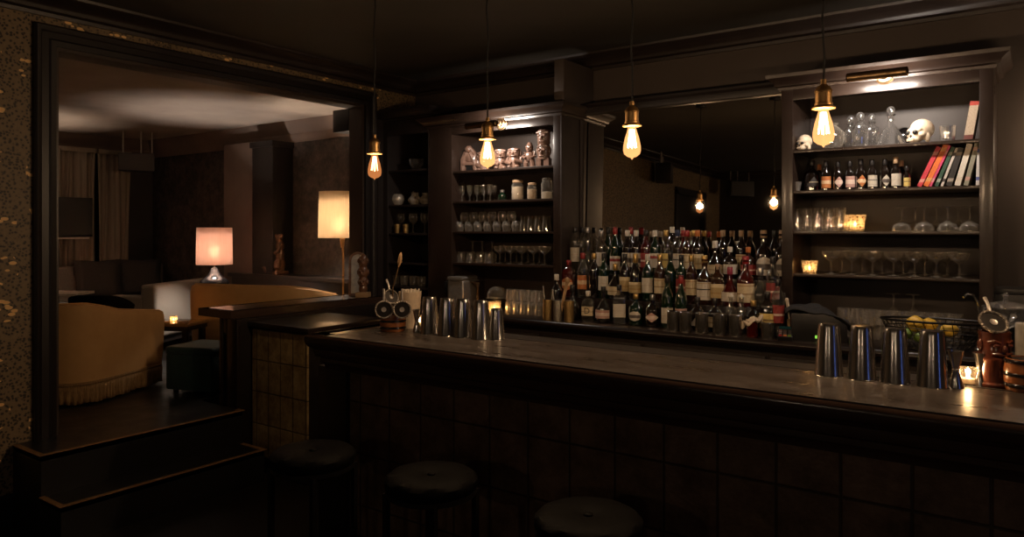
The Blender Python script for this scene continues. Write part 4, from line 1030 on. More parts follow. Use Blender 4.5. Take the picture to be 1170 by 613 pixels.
BOT = [  # u, row, shape, glass, cap, label, label shape, look
    (636, 'A', 'std', 'g_dark', 'c_white', None, 'rect', 'dark bottle with white cap'),
    (654, 'A', 'onion', 'g_dark', 'c_black', None, 'rect', 'unlabelled bulbous dark bottle'),
    (672, 'A', 'gin', 'g_clear', 'c_white', 'l_beige', 'rect', 'clear square bottle lettered D'),
    (689.5, 'A', 'onion', 'g_dark', 'c_black', 'l_pink', 'rect', 'round black bottle with pink label'),
    (707.5, 'A', 'square', 'g_clear', 'c_black', 'l_plain', 'rect', 'clear square bottle with pale label'),
    (726.5, 'A', 'squat', 'g_green', 'c_gold', 'l_star', 'disc', 'greenish bottle with round label'),
    (745.5, 'A', 'squat', 'g_dark', 'c_silver', 'l_pink', 'diamond', 'dark bottle with pink diamond label'),
    (762.5, 'A', 'wine', 'g_dkgreen', 'c_black', 'l_plain', 'rect', 'tall green wine bottle with white label'),
    (778, 'A', 'wine', 'g_dkgreen', 'c_red', 'l_pink', 'rect', 'tall green wine bottle with pink label'),
    (797, 'A', 'squat', 'g_dark', 'c_black', 'l_plain', 'tri', 'squat dark bottle with triangular label'),
    (817, 'A', 'squat', 'g_dark', 'c_black', 'l_beige', 'rect', 'squat dark bottle with beige label'),
    (835, 'A', 'swing', 'g_clear', 'swing', None, 'rect', 'clear swing-top bottle'),
    (847, 'A', 'swing', 'g_clear', 'swing', None, 'rect', 'clear swing-top bottle'),
    (861, 'A', 'squat', 'g_dark', 'c_gold', None, 'rect', 'squat dark bottle with gold cap'),
    (877, 'A', 'square', 'g_dark', 'c_black', 'l_yellow', 'rect', 'square dark bottle with tan label'),
    (889, 'A', 'tall', 'g_clear', 'c_black', 'l_red', 'strip', 'tall clear bottle with red strip'),
    (650, 'B', 'square', 'g_red', 'c_red', 'l_orange', 'disc', 'square red bottle with round label'),
    (666, 'B', 'std', 'g_clear', 'c_red', 'l_orange', 'rect', 'clear bottle with orange label'),
    (679, 'B', 'std', 'g_dark', 'c_gold', None, 'rect', 'dark bottle with gold cap'),
    (690, 'B', 'std', 'g_dkgreen', 'c_black', 'l_plain', 'rect', 'dark green bottle with white label'),
    (703, 'B', 'onion', 'g_dark', 'c_gold', 'l_beige', 'rect', 'bulbous dark bottle with beige label'),
    (714, 'B', 'std', 'g_dark', 'c_black', 'l_gold', 'rect', 'dark bottle with gold label'),
    (726, 'B', 'champ', 'g_dark', 'c_gold', 'l_gold', 'rect', 'black sparkling wine bottle with gold collar'),
    (740, 'B', 'std', 'g_green', 'c_white', 'l_plain', 'rect', 'green bottle with white label and cap'),
    (754, 'B', 'std', 'g_amber', 'c_gold', 'l_beige', 'rect', 'amber bottle with beige label'),
    (766, 'B', 'wine', 'g_dkgreen', 'c_black', None, 'rect', 'dark green wine bottle'),
    (778.5, 'B', 'std', 'g_dkgreen', 'c_black', 'l_red', 'rect', 'dark bottle with red label'),
    (790, 'B', 'std', 'g_amber', 'c_gold', 'l_beige', 'rect', 'amber spirit bottle with cream label'),
    (805, 'B', 'jug', 'g_amber', 'c_gold', 'l_white', 'rect', 'broad whisky bottle with white label'),
    (820, 'B', 'square', 'g_amber', 'c_tan', 'l_gold', 'rect', 'square amber bottle with gold label'),
    (834, 'B', 'onion', 'g_red', 'c_pink', 'l_plain', 'strip', 'round bottle with crimson cap'),
    (852, 'B', 'jug', 'g_red', 'c_red', 'l_beige', 'strip', 'broad dark red bottle with wax cap'),
    (869, 'B', 'onion', 'g_clear', 'c_silver', None, 'rect', 'clear bulbous bottle with metal cap'),
    (883, 'B', 'std', 'g_clear', 'c_black', 'l_red', 'strip', 'clear bottle with small red label'),
    (657, 'C', 'tall', 'g_clear', 'c_black', 'l_plain', 'rect', 'slim clear bottle with white label'),
    (671, 'C', 'tall', 'g_clear', 'c_silver', None, 'rect', 'clear bottle with steel capsule'),
    (687, 'C', 'std', 'g_clear', 'c_silver', 'l_plain', 'rect', 'clear bottle with white label'),
    (703, 'C', 'wine', 'g_green', 'c_red', 'l_whitered', 'rect', 'green bottle with red cap'),
    (717, 'C', 'std', 'g_dark', 'c_white', 'l_star', 'rect', 'dark bottle with white patterned label'),
    (727, 'C', 'std', 'g_dark', 'c_white', 'l_star', 'rect', 'dark bottle with white patterned label'),
    (738, 'C', 'std', 'g_red', 'c_black', 'l_red', 'rect', 'red bottle with black cap'),
    (748.5, 'C', 'std', 'g_green', 'c_white', 'l_whitered', 'rect', 'green bottle with red banded label'),
    (761, 'C', 'std', 'g_clear', 'c_gold', 'l_yellow', 'rect', 'pale bottle with yellow label'),
    (774, 'C', 'std', 'g_clear', 'c_navy', 'l_white', 'rect', 'clear bottle with navy cap'),
    (785, 'C', 'std', 'g_amber', 'c_red', 'l_beige', 'rect', 'amber bottle with red cap'),
    (797, 'C', 'std', 'g_dark', 'c_orange', 'l_gold', 'rect', 'dark bottle with orange cap'),
    (817, 'C', 'onion', 'g_dark', 'c_white', 'l_beige', 'rect', 'round bottle with white stopper'),
    (834, 'C', 'squat', 'g_dark', 'c_white', 'l_plain', 'rect', 'short dark bottle with white stopper'),
    (855, 'C', 'squat', 'g_amber', 'c_orange', 'l_red', 'rect', 'short amber bottle with orange cap'),
    (872.5, 'C', 'jug', 'g_dark', 'c_tan', 'l_star', 'arch', 'broad jug with arched white label'),
    (894, 'C', 'jug', 'g_dark', 'c_tan', 'l_star', 'arch', 'broad jug half behind the cabinet'),
    (665, 'D', 'tall', 'g_clear', 'c_black', None, 'rect', 'slim clear bottle with black cap'),
    (695, 'D', 'wine', 'g_dkgreen', 'c_black', None, 'rect', 'dark green bottle'),
    (721, 'D', 'wine', 'g_dark', 'c_red', None, 'rect', 'dark bottle with red capsule'),
    (768, 'D', 'tall', 'g_dark', 'c_white', None, 'rect', 'tall dark bottle with white cap'),
    (781, 'D', 'std', 'g_red', 'c_red', None, 'rect', 'red bottle with red cap'),
    (793, 'D', 'std', 'g_dark', 'c_gold', 'l_gold', 'rect', 'dark bottle with gold cap'),
    (826, 'D', 'std', 'g_dark', 'c_tan', None, 'rect', 'dark bottle with tan cork'),
    (847, 'D', 'std', 'g_dark', 'c_tan', 'l_beige', 'rect', 'dark bottle with tan cap'),
    (885, 'D', 'std', 'g_dark', 'c_black', None, 'rect', 'dark bottle with black cap')]
cnt = {}
for (u, row, shape, gl, cap, lab, ls, look) in sorted(BOT, key=lambda q: (q[1], q[0])):
    Y, Z, rn = ROWS[row]; cnt[row] = cnt.get(row, -1) + 1
    place(('bottle', shape, gl, cap, lab, ls, u == 672), bottle_make(shape, gl, cap, lab, ls, 'D' if u == 672 else None), (x_at(u, Y), Y, Z), .35 + random.uniform(-.25, .2),
          '%s, %s from left in the %s bottle row' % (look, ORD[cnt[row]], rn), 'bottles before the mirror')
# bitters on the second shelf of the right cabinet
BIT = [(928, 4.54, 'squat', 'g_dark', 'c_black', 'l_dark', 'tri', 'black triangular-labelled bottle'), (943.5, 4.47, 'bitters', 'g_dark', 'c_black', 'l_orange', 'rect', 'bitters bottle with orange label'), (957.5, 4.47, 'bitters', 'g_dark', 'c_black', 'l_pink', 'diamond', 'bitters bottle with pink diamond label'),
       (971, 4.47, 'bitters', 'g_dark', 'c_black', 'l_pink', 'rect', 'bitters bottle with pink label'), (983.5, 4.47, 'bitters', 'g_dark', 'c_black', 'l_orange', 'diamond', 'bitters bottle with orange diamond label'), (996.5, 4.47, 'bitters', 'g_dark', 'c_black', 'l_white', 'rect', 'bitters bottle with white label'),
       (1011, 4.47, 'bitters', 'g_dark', 'c_black', 'l_star', 'diamond', 'bitters bottle with white diamond label'), (1023.5, 4.47, 'bitters', 'g_dark', 'c_tan', 'l_plain', 'rect', 'tan-capped bitters bottle with white label'), (1036, 4.47, 'bitters', 'g_dark', 'c_black', 'l_yellow', 'rect', 'short bitters bottle with yellow label')]
for i, (u, Y, shape, gl, cap, lab, ls, look) in enumerate(BIT):
    r = place(('bottle', shape, gl, cap, lab, ls, False), bottle_make(shape, gl, cap, lab, ls), (x_at(u, Y), Y, S2), .45, '%s, %s from left beside the books' % (look, ORD[i]), 'bitters beside the books')
    s = {1036: .72, 928: .92}.get(u, 1.0) * (1.0 + (.05 if i % 3 == 1 else 0)); r.scale = (s * 1.08, s * 1.08, s)
for i, (u, cap) in enumerate(((936, 'c_orange'), (1017, 'c_black'), (1030, 'c_tan'))):
    r = place(('bottle', 'bitters', 'g_dark', cap, None, 'rect', False), bottle_make('bitters', 'g_dark', cap, None, 'rect'), (x_at(u, 4.6), 4.6, S2), 0, 'unlabelled dark bitters bottle, %s from left in the back row beside the books' % ORD[i], 'bitters beside the books')
# ------------------------------------------------------------------ decanters, skulls, tumbler on the top shelf
def decanter(u, Y, kind, label):
    def make():
        t = thing('decanter', label, 'decanter', (0, 0, 0), 0, 'cut glass decanters')
        if kind == 'square':
            MB().lathe([(0, 0), (.036, 0), (.038, .004), (.038, .1), (.034, .115), (.016, .13), (.013, .14), (.02, .152)], 32, sq=5, wob=lambda k, z: 1 if (k % 2 or z > .105) else .96).build('glass_body', M['crystal'], t)
            zt = .15
        else:
            MB().lathe([(0, 0), (.075, 0), (.078, .006), (.06, .045), (.04, .085), (.02, .12), (.015, .15), (.014, .165), (.027, .172)], 40, wob=lambda k, z: 1 if (k % 2 or z > .11) else .96).build('glass_body', M['crystal'], t)
            zt = .17
        MB().lathe([(.01, zt - .02), (.012, zt), (.02, zt + .004), (.01, zt + .008)], 14).ell((0, 0, zt + .028), (.022, .022, .022), 12, 8).build('stopper', M['crystal'], t)
        return t
    return place(('decanter', kind), make, (x_at(u, Y), Y, S1), .5, label)
decanter(972, 4.6, 'square', 'square cut glass decanter with ball stopper, farthest from the big skull')
decanter(983, 4.5, 'square', 'square cut glass decanter with ball stopper, foremost of the three')
decanter(996, 4.6, 'square', 'square cut glass decanter with ball stopper, next to the flared decanter')
decanter(1018, 4.52, 'ship', 'flared cut glass decanter with ball stopper beside the bone skull')
def skull(loc, rz, s, label, mug=False):
    t = thing('skull_mug' if mug else 'skull', label, 'skull', loc, rz)
    b = MB(); b.ell((.01, 0, .078), (.068, .052, .056), 24, 16).ell((-.03, 0, .045), (.04, .04, .04)).ell((-.045, 0, .022), (.03, .032, .022)).ell((-.045, 0, .07), (.022, .045, .018))
    for sgn in (-1, 1): b.ell((-.03, sgn * .04, .046), (.022, .012, .016)); b.ell((.0, sgn * .042, .03), (.018, .012, .026))
    o = b.build('cranium', M['bone'], t); md = o.modifiers.new('carve', 'REMESH'); md.mode = 'VOXEL'; md.voxel_size = .004; md.use_smooth_shade = True
    e = MB()
    for sgn in (-1, 1): e.ell((-.064, sgn * .021, .058), (.012, .014, .012), 10, 8)
    e.ell((-.07, 0, .038), (.006, .007, .009), 8, 6)
    e.build('eye_sockets', M['black'], t)
    tb = MB()
    for k in range(6): tb.box(-.077, -.07, -.02 + k * .007, -.0145 + k * .007, .012, .026)
    tb.build('teeth', M['bone'], t, bevel=.001)
    t.scale = (s, s, s); return t
skull((x_at(1052, 4.5), 4.5, S1), .95, 1.0, 'bone coloured skull on the top shelf beside the flared decanter')
skull((x_at(919, 4.5), 4.5, S1), 1.25, .72, 'small bone skull at the end of the top shelf behind the pendant')
glass_at('crystal', True, (x_at(1082.5, 4.5), 4.5, S1), 'cut crystal tumbler between the big skull and the leaning book', None)
t = thing('carafe', 'round clear glass carafe behind the nearest pendant bulb', 'carafe', (x_at(952, 4.55), 4.55, S1))
MB().lathe([(0, 0), (.03, 0), (.05, .02), (.066, .06), (.06, .1), (.035, .128), (.02, .14)], 28).build('glass_body', M['glass'], t)
MB().lathe([(.02, .138), (.03, .152), (.028, .155), (.017, .142)], 20).build('lip', M['glass'], t)
t = tag(MB().lathe([(0, 0), (.03, 0), (.045, .03), (.045, .07), (.034, .1), (.016, .115), (0, .118)], 24).build('round_vase', M['black_gloss']), 'round black vase behind the flared decanter on the top shelf', 'vase'); t.location = (x_at(1033, 4.68), 4.68, S1)
t = tag(MB().lathe(prof_tumbler(.055, .014, .024), 20).build('measuring_cup', M['steel_dull']), 'small steel measuring cup at the end of the bitters shelf', 'cup'); t.location = (x_at(911, 4.48), 4.48, S2)
# ------------------------------------------------------------------ books
def cover(name, c, c2): return label_mat(name, [(0, c), (.12, c2), (.2, c), (.78, c2), (.86, c)], .3)
def book(u, Y, Z, th, h, lean, dep, mt, label):
    Mr = Matrix.Rotation(lean, 4, 'Y')
    t = thing('book', label, 'book', (x_at(u, Y), Y, Z + .0008), 0, 'books in the brown cabinet')
    MB().box(-th, -th + .002, 0, dep, 0, h, Mr).box(-.002, 0, 0, dep, 0, h, Mr).box(-th, 0, -.002, .001, 0, h, Mr).build('cover', mt, t)
    MB().box(-th + .002, -.002, .001, dep - .004, .003, h - .003, Mr).build('pages', M['paper'], t)
    return t
BK = [(1052.5, .021, .245, 24, cover('red cloth', (.55, .04, .06), (.7, .3, .25)), 'crimson book leaning at the end of the row next to the bitters'), (1060.5, .024, .27, 23.5, cover('orange cloth', (.72, .16, .03), (.75, .35, .12)), 'tall orange book leaning on a thin pink one'),
      (1064, .011, .25, 23, cover('pink cloth', (.62, .06, .16), (.7, .3, .3)), 'thin pink book between the orange and green ones'), (1071.5, .016, .235, 21, cover('bottle green cloth', (.03, .08, .05), (.4, .4, .34)), 'dark green book leaning in the shelf row'),
      (1077.5, .012, .228, 19, cover('pied cloth', (.6, .54, .48), (.05, .04, .04)), 'thin black and white book beside the dark green one'), (1087, .026, .222, 16, cover('black cloth', (.03, .026, .025), (.35, .3, .25)), 'thick black book leaning against the white one'),
      (1097, .026, .24, 14.5, cover('ivory cloth', (.74, .68, .58), (.7, .62, .5)), 'thick ivory book leaning in the shelf row'), (1106, .02, .252, 13, cover('sage cloth', (.3, .29, .22), (.6, .36, .3)), 'grey green book with a pinkish top beside the ivory one'),
      (1118.5, .014, .235, 2, cover('pale blue cloth', (.68, .66, .64), (.1, .14, .4)), 'upright pale book with a blue foot against the cabinet side')]
for (u, th, h, ln, mt, lb) in BK: book(u, 4.46, S2, th, h * .92, math.radians(ln), .16, mt, lb)
book(1111, 4.48, S1, .04, .2, math.radians(9), .14, label_mat('framed spine', [(0, (.12, .03, .025)), (.14, (.42, .33, .24)), (.88, (.4, .05, .035))], .5), 'book with red edged pale spine leaning alone on the top shelf')
# ------------------------------------------------------------------ tiki mugs on the top shelf of the tiki cabinet
def tiki(u, Y, kind, label, rz=.1):
    t = thing('tiki_mug', label, 'mug', (x_at(u, Y), Y, S1), rz, 'tiki mugs on the top shelf')
    b, hd = MB(), MB()
    if kind == 'thinker':
        b.tube([(-.05, 0, .0), (-.045, -.01, .09), (-.02, 0, .15)], [.022, .026, .03]).tube([(.055, 0, 0), (.05, -.01, .08), (.02, 0, .15)], [.02, .024, .03])
        b.ell((0, .01, .12), (.045, .035, .05)).box(-.045, .045, -.03, .035, .05, .075)
        b.tube([(.03, -.01, .15), (.06, -.02, .125), (.05, -.03, .09)], [.018, .016, .014])
        hd.ell((.0, -.01, .175), (.032, .032, .03)).tube([(-.03, 0, .15), (.02, -.03, .19), (.05, 0, .14)], [.016, .015, .016])
    elif kind == 'arms':
        b.lathe([(0, 0), (.042, 0), (.046, .02), (.044, .06), (.038, .085)], 24)
        for s in (-1, 1): b.tube([(s * .044, 0, .08), (s * .058, -.02, .05), (s * .01, -.05, .045 + .012 * s)], [.016, .016, .013]).ell((s * .028, -.03, .012), (.022, .026, .013))
        hd.lathe([(.038, .08), (.047, .092), (.048, .13), (.044, .15), (.04, .152), (.04, .14), (0, .135)], 24)
        for s in (-1, 1): hd.ell((s * .02, -.041, .125), (.013, .01, .009)).ell((s * .049, 0, .115), (.009, .014, .022))
        hd.ell((0, -.048, .112), (.009, .012, .014)).ell((0, -.042, .094), (.026, .012, .007)).box(-.04, .04, -.05, -.03, .136, .143)
    elif kind == 'idol':
        for s in (-1, 1): b.tube([(s * .024, 0, 0), (s * .026, -.005, .035), (s * .018, 0, .065)], [.02, .019, .022])
        b.ell((0, 0, .085), (.036, .03, .045))
        for s in (-1, 1): b.tube([(s * .035, 0, .115), (s * .05, -.01, .085), (s * .02, -.03, .07)], [.013, .012, .011])
        hd.ell((0, 0, .148), (.03, .03, .036)).ell((0, 0, .175), (.018, .018, .016))
        for s in (-1, 1): hd.ell((s * .012, -.026, .152), (.009, .007, .006))
        hd.ell((0, -.03, .14), (.007, .01, .01)).ell((0, -.026, .127), (.016, .009, .005))
    else:
        for s in (-1, 1): b.box(s * .03 - .02, s * .03 + .02, -.035, .03, 0, .065)
        b.lathe([(.045, .055), (.047, .07), (.046, .15), (.044, .165)], 24)
        for s in (-1, 1): b.ell((s * .018, -.043, .125), (.013, .01, .012)).ell((s * .048, 0, .12), (.01, .018, .03))
        b.ell((0, -.05, .105), (.011, .013, .018)).ell((0, -.044, .08), (.028, .012, .009)).tube([(-.035, -.035, .15), (0, -.05, .158), (.035, -.035, .15)], .008)
        hd.lathe([(.04, .165), (.048, .175), (.05, .24), (.046, .275), (.042, .276), (.042, .26), (0, .255)], 24)
        for s in (-1, 1): hd.ell((s * .02, -.043, .235), (.015, .01, .012))
        hd.ell((0, -.05, .215), (.011, .014, .016)).ell((0, -.045, .19), (.03, .012, .01)).tube([(-.045, -.03, .255), (0, -.053, .262), (.045, -.03, .255)], .009)
    b.build('body', M['ceramic'], t); hd.build('head', M['ceramic'], t)
    return t
tiki(536, 4.52, 'thinker', 'brown ceramic tiki mug shaped as a crouching figure with arm raised to its head', .3)
tiki(553, 4.56, 'arms', 'brown ceramic tiki mug half hidden behind the hanging bulb', .3)
tiki(572, 4.5, 'arms', 'brown ceramic tiki mug with folded arms just past the hanging bulb', .55)
tiki(588, 4.5, 'arms', 'brown ceramic tiki mug with a broad head and folded arms in mid shelf', .3)
tiki(605, 4.5, 'idol', 'slim brown ceramic tiki mug with a pointed head and bent arms', .2)
t = tiki(621.5, 4.5, 'totem', 'tallest brown tiki mug, two stacked faces, at the end of the shelf', .2); t.scale = (1, 1, .97)
# jars and green candle
def jar(u, r, h, fill, mt, label, clip=False):
    t = thing('jar', label, 'jar', (x_at(u, 4.5), 4.5, S2), 0, 'glass storage jars')
    MB().lathe([(0, 0), (r * .94, 0), (r, .006), (r, h * .72), (r * .8, h * .82), (r * .78, h * .86)], 24).build('glass_body', M['glass'], t)
    MB().lathe([(0, .003), (r * .9, .004), (r * .93, .01), (r * .93, h * fill), (0, h * fill + .004)], 20).build('contents', mt, t)
    MB().lathe([(r * .8, h * .86), (r * .84, h * .87), (r * .84, h * .97), (r * .7, h), (0, h)], 24).build('lid', M['glass'] if clip else M['c_tan'], t)
    if clip: MB().tube([(r * .84, 0, h * .6), (r * .95, 0, h * .9), (r * .5, 0, h * 1.02), (-r * .5, 0, h * 1.02), (-r * .95, 0, h * .9), (-r * .84, 0, h * .6)], .002, 6).build('wire_clip', M['steel'], t)
jar(591.5, .047, .15, .66, M['bone'], 'largest storage jar filled with pale pieces on the jar shelf')
jar(608, .037, .125, .6, M['cork'], 'smaller storage jar with a tan lid between two others', False)
jar(625, .043, .155, .34, M['wax'], 'clip-top glass jar part filled with white powder', True)
t = thing('jar', 'small green glass pot beside the largest storage jar', 'jar', (x_at(574, 4.5), 4.5, S2))
MB().lathe([(0, 0), (.03, 0), (.036, .01), (.034, .04), (.018, .05), (.016, .065)], 20).build('glass_body', M['g_green'], t)
MB().lathe([(.018, .062), (.018, .08), (0, .082)], 14).build('lid', M['c_silver'], t)
# silver jugs in the corner cabinet
def jug(u, Z, label, s=1.0, rz=2.6):
    def make():
        t = thing('jug', label, 'jug', (0, 0, 0), 0, 'silver jugs')
        MB().lathe([(0, 0), (.035, 0), (.038, .006), (.058, .03), (.06, .045), (.045, .066), (.03, .08), (.028, .095), (.034, .104), (.031, .104), (.025, .094), (.0, .09)], 28).build('body', M['pewter'], t)
        MB().tube([(.05, 0, .06), (.08, 0, .085), (.075, 0, .11), (.045, 0, .115), (.03, 0, .1)], .005).build('handle', M['pewter'], t)
        MB().tube([(-.05, 0, .05), (-.08, 0, .075), (-.088, 0, .095)], [.014, .01, .008]).build('spout', M['pewter'], t)
        return t
    r = place('jug', make, (x_at(u, 4.52), 4.52, Z), rz, label); r.scale = (s, s, s)
jug(474, 1.80, 'silver jug with a curled handle in the dark corner cabinet')
jug(486.5, 1.80, 'silver jug half behind the cabinet upright, beside the other jug', .95, .4)
t = tag(MB().lathe([(0, 0), (.03, 0), (.05, .02), (.062, .05), (.055, .08), (.04, .096), (.038, .094), (.052, .078), (.058, .05), (.0, .008)], 28, wob=lambda k, z: 1 + .05 * (k % 2)).build('fluted_bowl', M['pewter']), 'fluted silver bowl beside the jugs in the dark corner cabinet', 'bowl'); t.location = (x_at(454, 4.52), 4.52, 1.80)
t = thing('punch_bowl', 'low glass punch bowl on the top shelf of the corner cabinet', 'bowl', (x_at(476, 4.52), 4.52, 2.09))
MB().lathe([(0, 0), (.03, 0), (.035, .01), (.06, .05), (.065, .09), (.062, .09), (.056, .05), (0, .015)], 24, wob=lambda k, z: 1 + .04 * (k % 2)).build('bowl', M['crystal'], t)
MB().lathe([(.03, .09), (.064, .092), (.03, .11), (.008, .12), (0, .13)], 20).build('lid', M['brass_dark'], t)
glass_row('wine', True, [458, 472, 485], 4.56, 1.565, 'dim tall wine glass', 'in the dark corner cabinet', 'glasses in the corner cabinet', .004)
for i, u in enumerate((454, 463.5)):
    o = tag(MB().lathe(prof_tumbler(.075, .022, .026), 18).build('shot_cup', M['gold_tin']), ('small gilt cup nearest the opening in the corner cabinet', 'small gilt cup beside another below the silver jugs')[i], 'cup', 'gilt cups'); o.location = (x_at(u, 4.46), 4.46, 1.565)
glass_row('tumbler', True, [452, 462, 472, 482], 4.5, 1.12, 'dim tumbler', 'low down in the dark corner cabinet', 'glasses in the corner cabinet', .004)
# ------------------------------------------------------------------ shakers, jiggers, mugs on the bar
def shaker(u, v, label, s=1.0, group='steel shaker tins'):
    def make():
        t = thing('shaker_tin', label, 'shaker', (0, 0, 0), 0, group)
        MB().lathe([(.0455, 0), (.0465, .002), (.0455, .004), (.0345, .158), (.033, .17), (.031, .176), (.0, .1765)], 40).build('cup', M['steel'], t)
        MB().lathe([(.0455, .0), (.0468, .0015), (.0455, .003)], 40).build('rim', M['steel'], t)
        return t
    p = on_z(u, v, BT); y = min(p.y, BYM - .055); p = Vector((x_at(u, y), y, BT))
    r = place('shaker', make, p, 0, label); r.scale = (s, s, s); return r
shaker(491, 380.5, 'upturned steel shaker tin, nearest the hourglass jigger and white straws')
shaker(511, 383, 'upturned steel shaker tin, second from the straws at the far end of the bar')
shaker(529, 384.6, 'upturned steel shaker tin, third from the straws at the far end of the bar')
shaker(549.5, 387, 'upturned steel shaker tin beside the smaller tin at the far end of the bar')
shaker(567.5, 386, 'smaller upturned steel tin at the end of the far group', .8)
shaker(947, 427, 'upturned steel shaker tin, farthest of the four beside the red mug')
shaker(984.5, 430, 'upturned steel shaker tin, second of four, below the basket edge')
shaker(1022.5, 433, 'upturned steel shaker tin, third of four, in front of the lemons')
shaker(1065, 436, 'upturned steel shaker tin beside the candle at the near end')
def jigger(x, y, z, label, s=1.0):
    def make():
        t = thing('jigger', label, 'jigger', (0, 0, 0), 0, 'steel jiggers')
        MB().lathe([(0, .05), (.009, .05), (.022, 0), (.0235, 0), (.0095, .055), (.0235, .115), (.022, .115), (.009, .06), (0, .06)], 28).build('cups', M['steel'], t)
        MB().lathe([(.0095, .052), (.011, .0535), (.011, .0565), (.0095, .058)], 20).build('collar', M['steel_dull'], t)
        return t
    r = place('jigger', make, (x, y, z), 0, label); r.scale = (s, s, s)
p = on_z(476.5, 379, BT); jigger(p.x, p.y, BT, 'hourglass steel jigger in front of the white straws', .95)
jigger(x_at(1092, BYM - .03), BYM - .03, BT, 'hourglass steel jigger beside the candle at the near end of the bar', 1.0)
jigger(x_at(1120, BYM + .06), BYM + .06, BT - .006, 'hourglass steel jigger between the candle and the red mug', .95)
def tealight(p, label, W):
    t = thing('tealight', label, 'candle', p, 0, 'clear glass tealights on the bar')
    MB().lathe([(0, 0), (.022, 0), (.026, .006), (.029, .06), (.027, .06), (.023, .01), (0, .01)], 24).build('cup', M['glass'], t)
    MB().lathe([(.019, .0105), (.019, .026), (0, .026)], 16).build('wax', M['wax'], t)
    MB().lathe([(0, .026), (.004, .03), (.006, .037), (.003, .05), (0, .06)], 10).build('flame', glow('tealight flame', (1, .7, .36), 60.0), t)
    CANDLES.append(((p[0], p[1], p[2] + .045), W))
tealight((x_at(1106, BYM + .045), BYM + .045, BT - .006), 'lit glass tealight among the jiggers at the near end of the bar', 1.1)
p = on_z(479, 372, BT); tealight((p.x, p.y, BT - .006 if p.y > BYM else BT), 'lit glass tealight hidden between the straws and the jigger', .8)
def barrel_mug(p, label, rz=0, r=.066, h=.1):
    t = thing('barrel_mug', label, 'mug', p, rz, 'barrel-shaped mugs')
    MB().lathe([(0, 0), (r * .88, 0), (r * .93, .006), (r, h * .3), (r, h * .7), (r * .92, h), (r * .84, h), (r * .9, h * .6), (r * .8, .012), (0, .012)], 32, wob=lambda k, z: 1 - .012 * (k % 4 == 0)).build('body', M['amber_ceramic'], t)
    for z in (.12, .45, .84): MB().lathe([(r * (.97 if .2 < z < .7 else .93) + .001, h * z), (r * 1.03, h * z + .004), (r * 1.03, h * z + .01), (r * .97, h * z + .014)], 32).build('hoop', M['black_gloss'], t)
    return t
def strainer(p, rot, label, r=.037):
    t = thing('cocktail_strainer', label, 'strainer', p, 0, 'cocktail strainers')
    t.rotation_euler = rot
    MB().lathe([(0, 0), (r * .9, 0), (r * .9, .002), (0, .002)], 28).build('disc', M['black_metal'], t)
    b = MB()
    b.tube([(r * math.cos(a), r * math.sin(a), .004 + .002 * math.sin(a * 20)) for a in [2 * PI * k / 60 for k in range(61)]], .0042, 6)
    for k in range(28):
        a = 2 * PI * k / 28; b.ell((r * 1.02 * math.cos(a), r * 1.02 * math.sin(a), .004), (.0045, .0045, .0055), 6, 4)
    b.build('spring_coil', M['strainer'], t)
    MB().lathe([(r * .26, .002), (r * .3, .005), (r * .2, .004)], 14).build('boss', M['steel_dull'], t)
    MB().tube([(0, r, .003), (0, r + .03, .006), (0, r + .06, .0)], [.006, .005, .006]).build('tail', M['steel_dull'], t)
    return t
p = on_z(449, 377.5, BT); bm = barrel_mug((p.x, p.y, BT), 'amber barrel mug holding strainers and a bar spoon at the far end of the bar')
tc_ = Vector((-p.x, -p.y, 0)).normalized(); face = math.atan2(tc_.y, tc_.x)
rt = Vector((.8125, .583, 0))
for s, lb in ((-1, 'cocktail strainer hanging face outwards on the amber barrel mug, nearer the steps'), (1, 'cocktail strainer hanging face outwards on the amber barrel mug, nearer the straws')):
    q = Vector((p.x, p.y, BT + .112)) + rt * (.044 * s) + tc_ * .078
    strainer(q, (PI / 2 - .15, 0, face + PI / 2), lb, .04)
q = Vector((p.x, p.y, BT + .165)) - rt * .01; strainer(q, (PI / 2 - .5, 0, face + PI / 2 + .5), 'cocktail strainer standing upright inside the amber barrel mug', .036)
t = thing('bar_spoon', 'long wooden-tipped bar spoon standing in the amber barrel mug', 'spoon', (p.x, p.y, BT + .014))
e = Vector((.02, .005, 0)); tp = rt * .035
MB().tube([(-.01, 0, .0), tuple(rt * .0 + Vector((0, 0, .2))), tuple(tp * .8 + Vector((0, 0, .3)))], .0035).build('shaft', M['brass_dark'], t)
MB().tube([tuple(tp * .8 + Vector((0, 0, .3))), tuple(tp * .95 + Vector((0, 0, .325))), tuple(tp * 1.1 + Vector((0, 0, .36))), tuple(tp * 1.15 + Vector((0, 0, .372)))], [.004, .011, .008, .003]).build('tip', M['oak'], t)
# white straws in a frosted cup
p = on_z(468.5, 374, BT); p.z = BT - .006 if p.y > BYM else BT
t = thing('straw_holder', 'frosted white cup packed with white straws behind the jigger', 'cup', (p.x, p.y, p.z))
MB().lathe([(0, 0), (.043, 0), (.058, .19), (.056, .19), (.041, .006), (0, .006)], 28).build('cup', mat('frosted glass', (.85, .74, .6), .5, scale=20, transl=.6), t)
for k in range(26):
    a = k * 2.4; r = .048 * math.sqrt((k + .5) / 26); z = .196 + .008 * random.random()
    MB().tube([(r * .7 * math.cos(a), r * .7 * math.sin(a), .008), (r * math.cos(a), r * math.sin(a), z)], .0042, 6).build('straw', M['paper'], t)
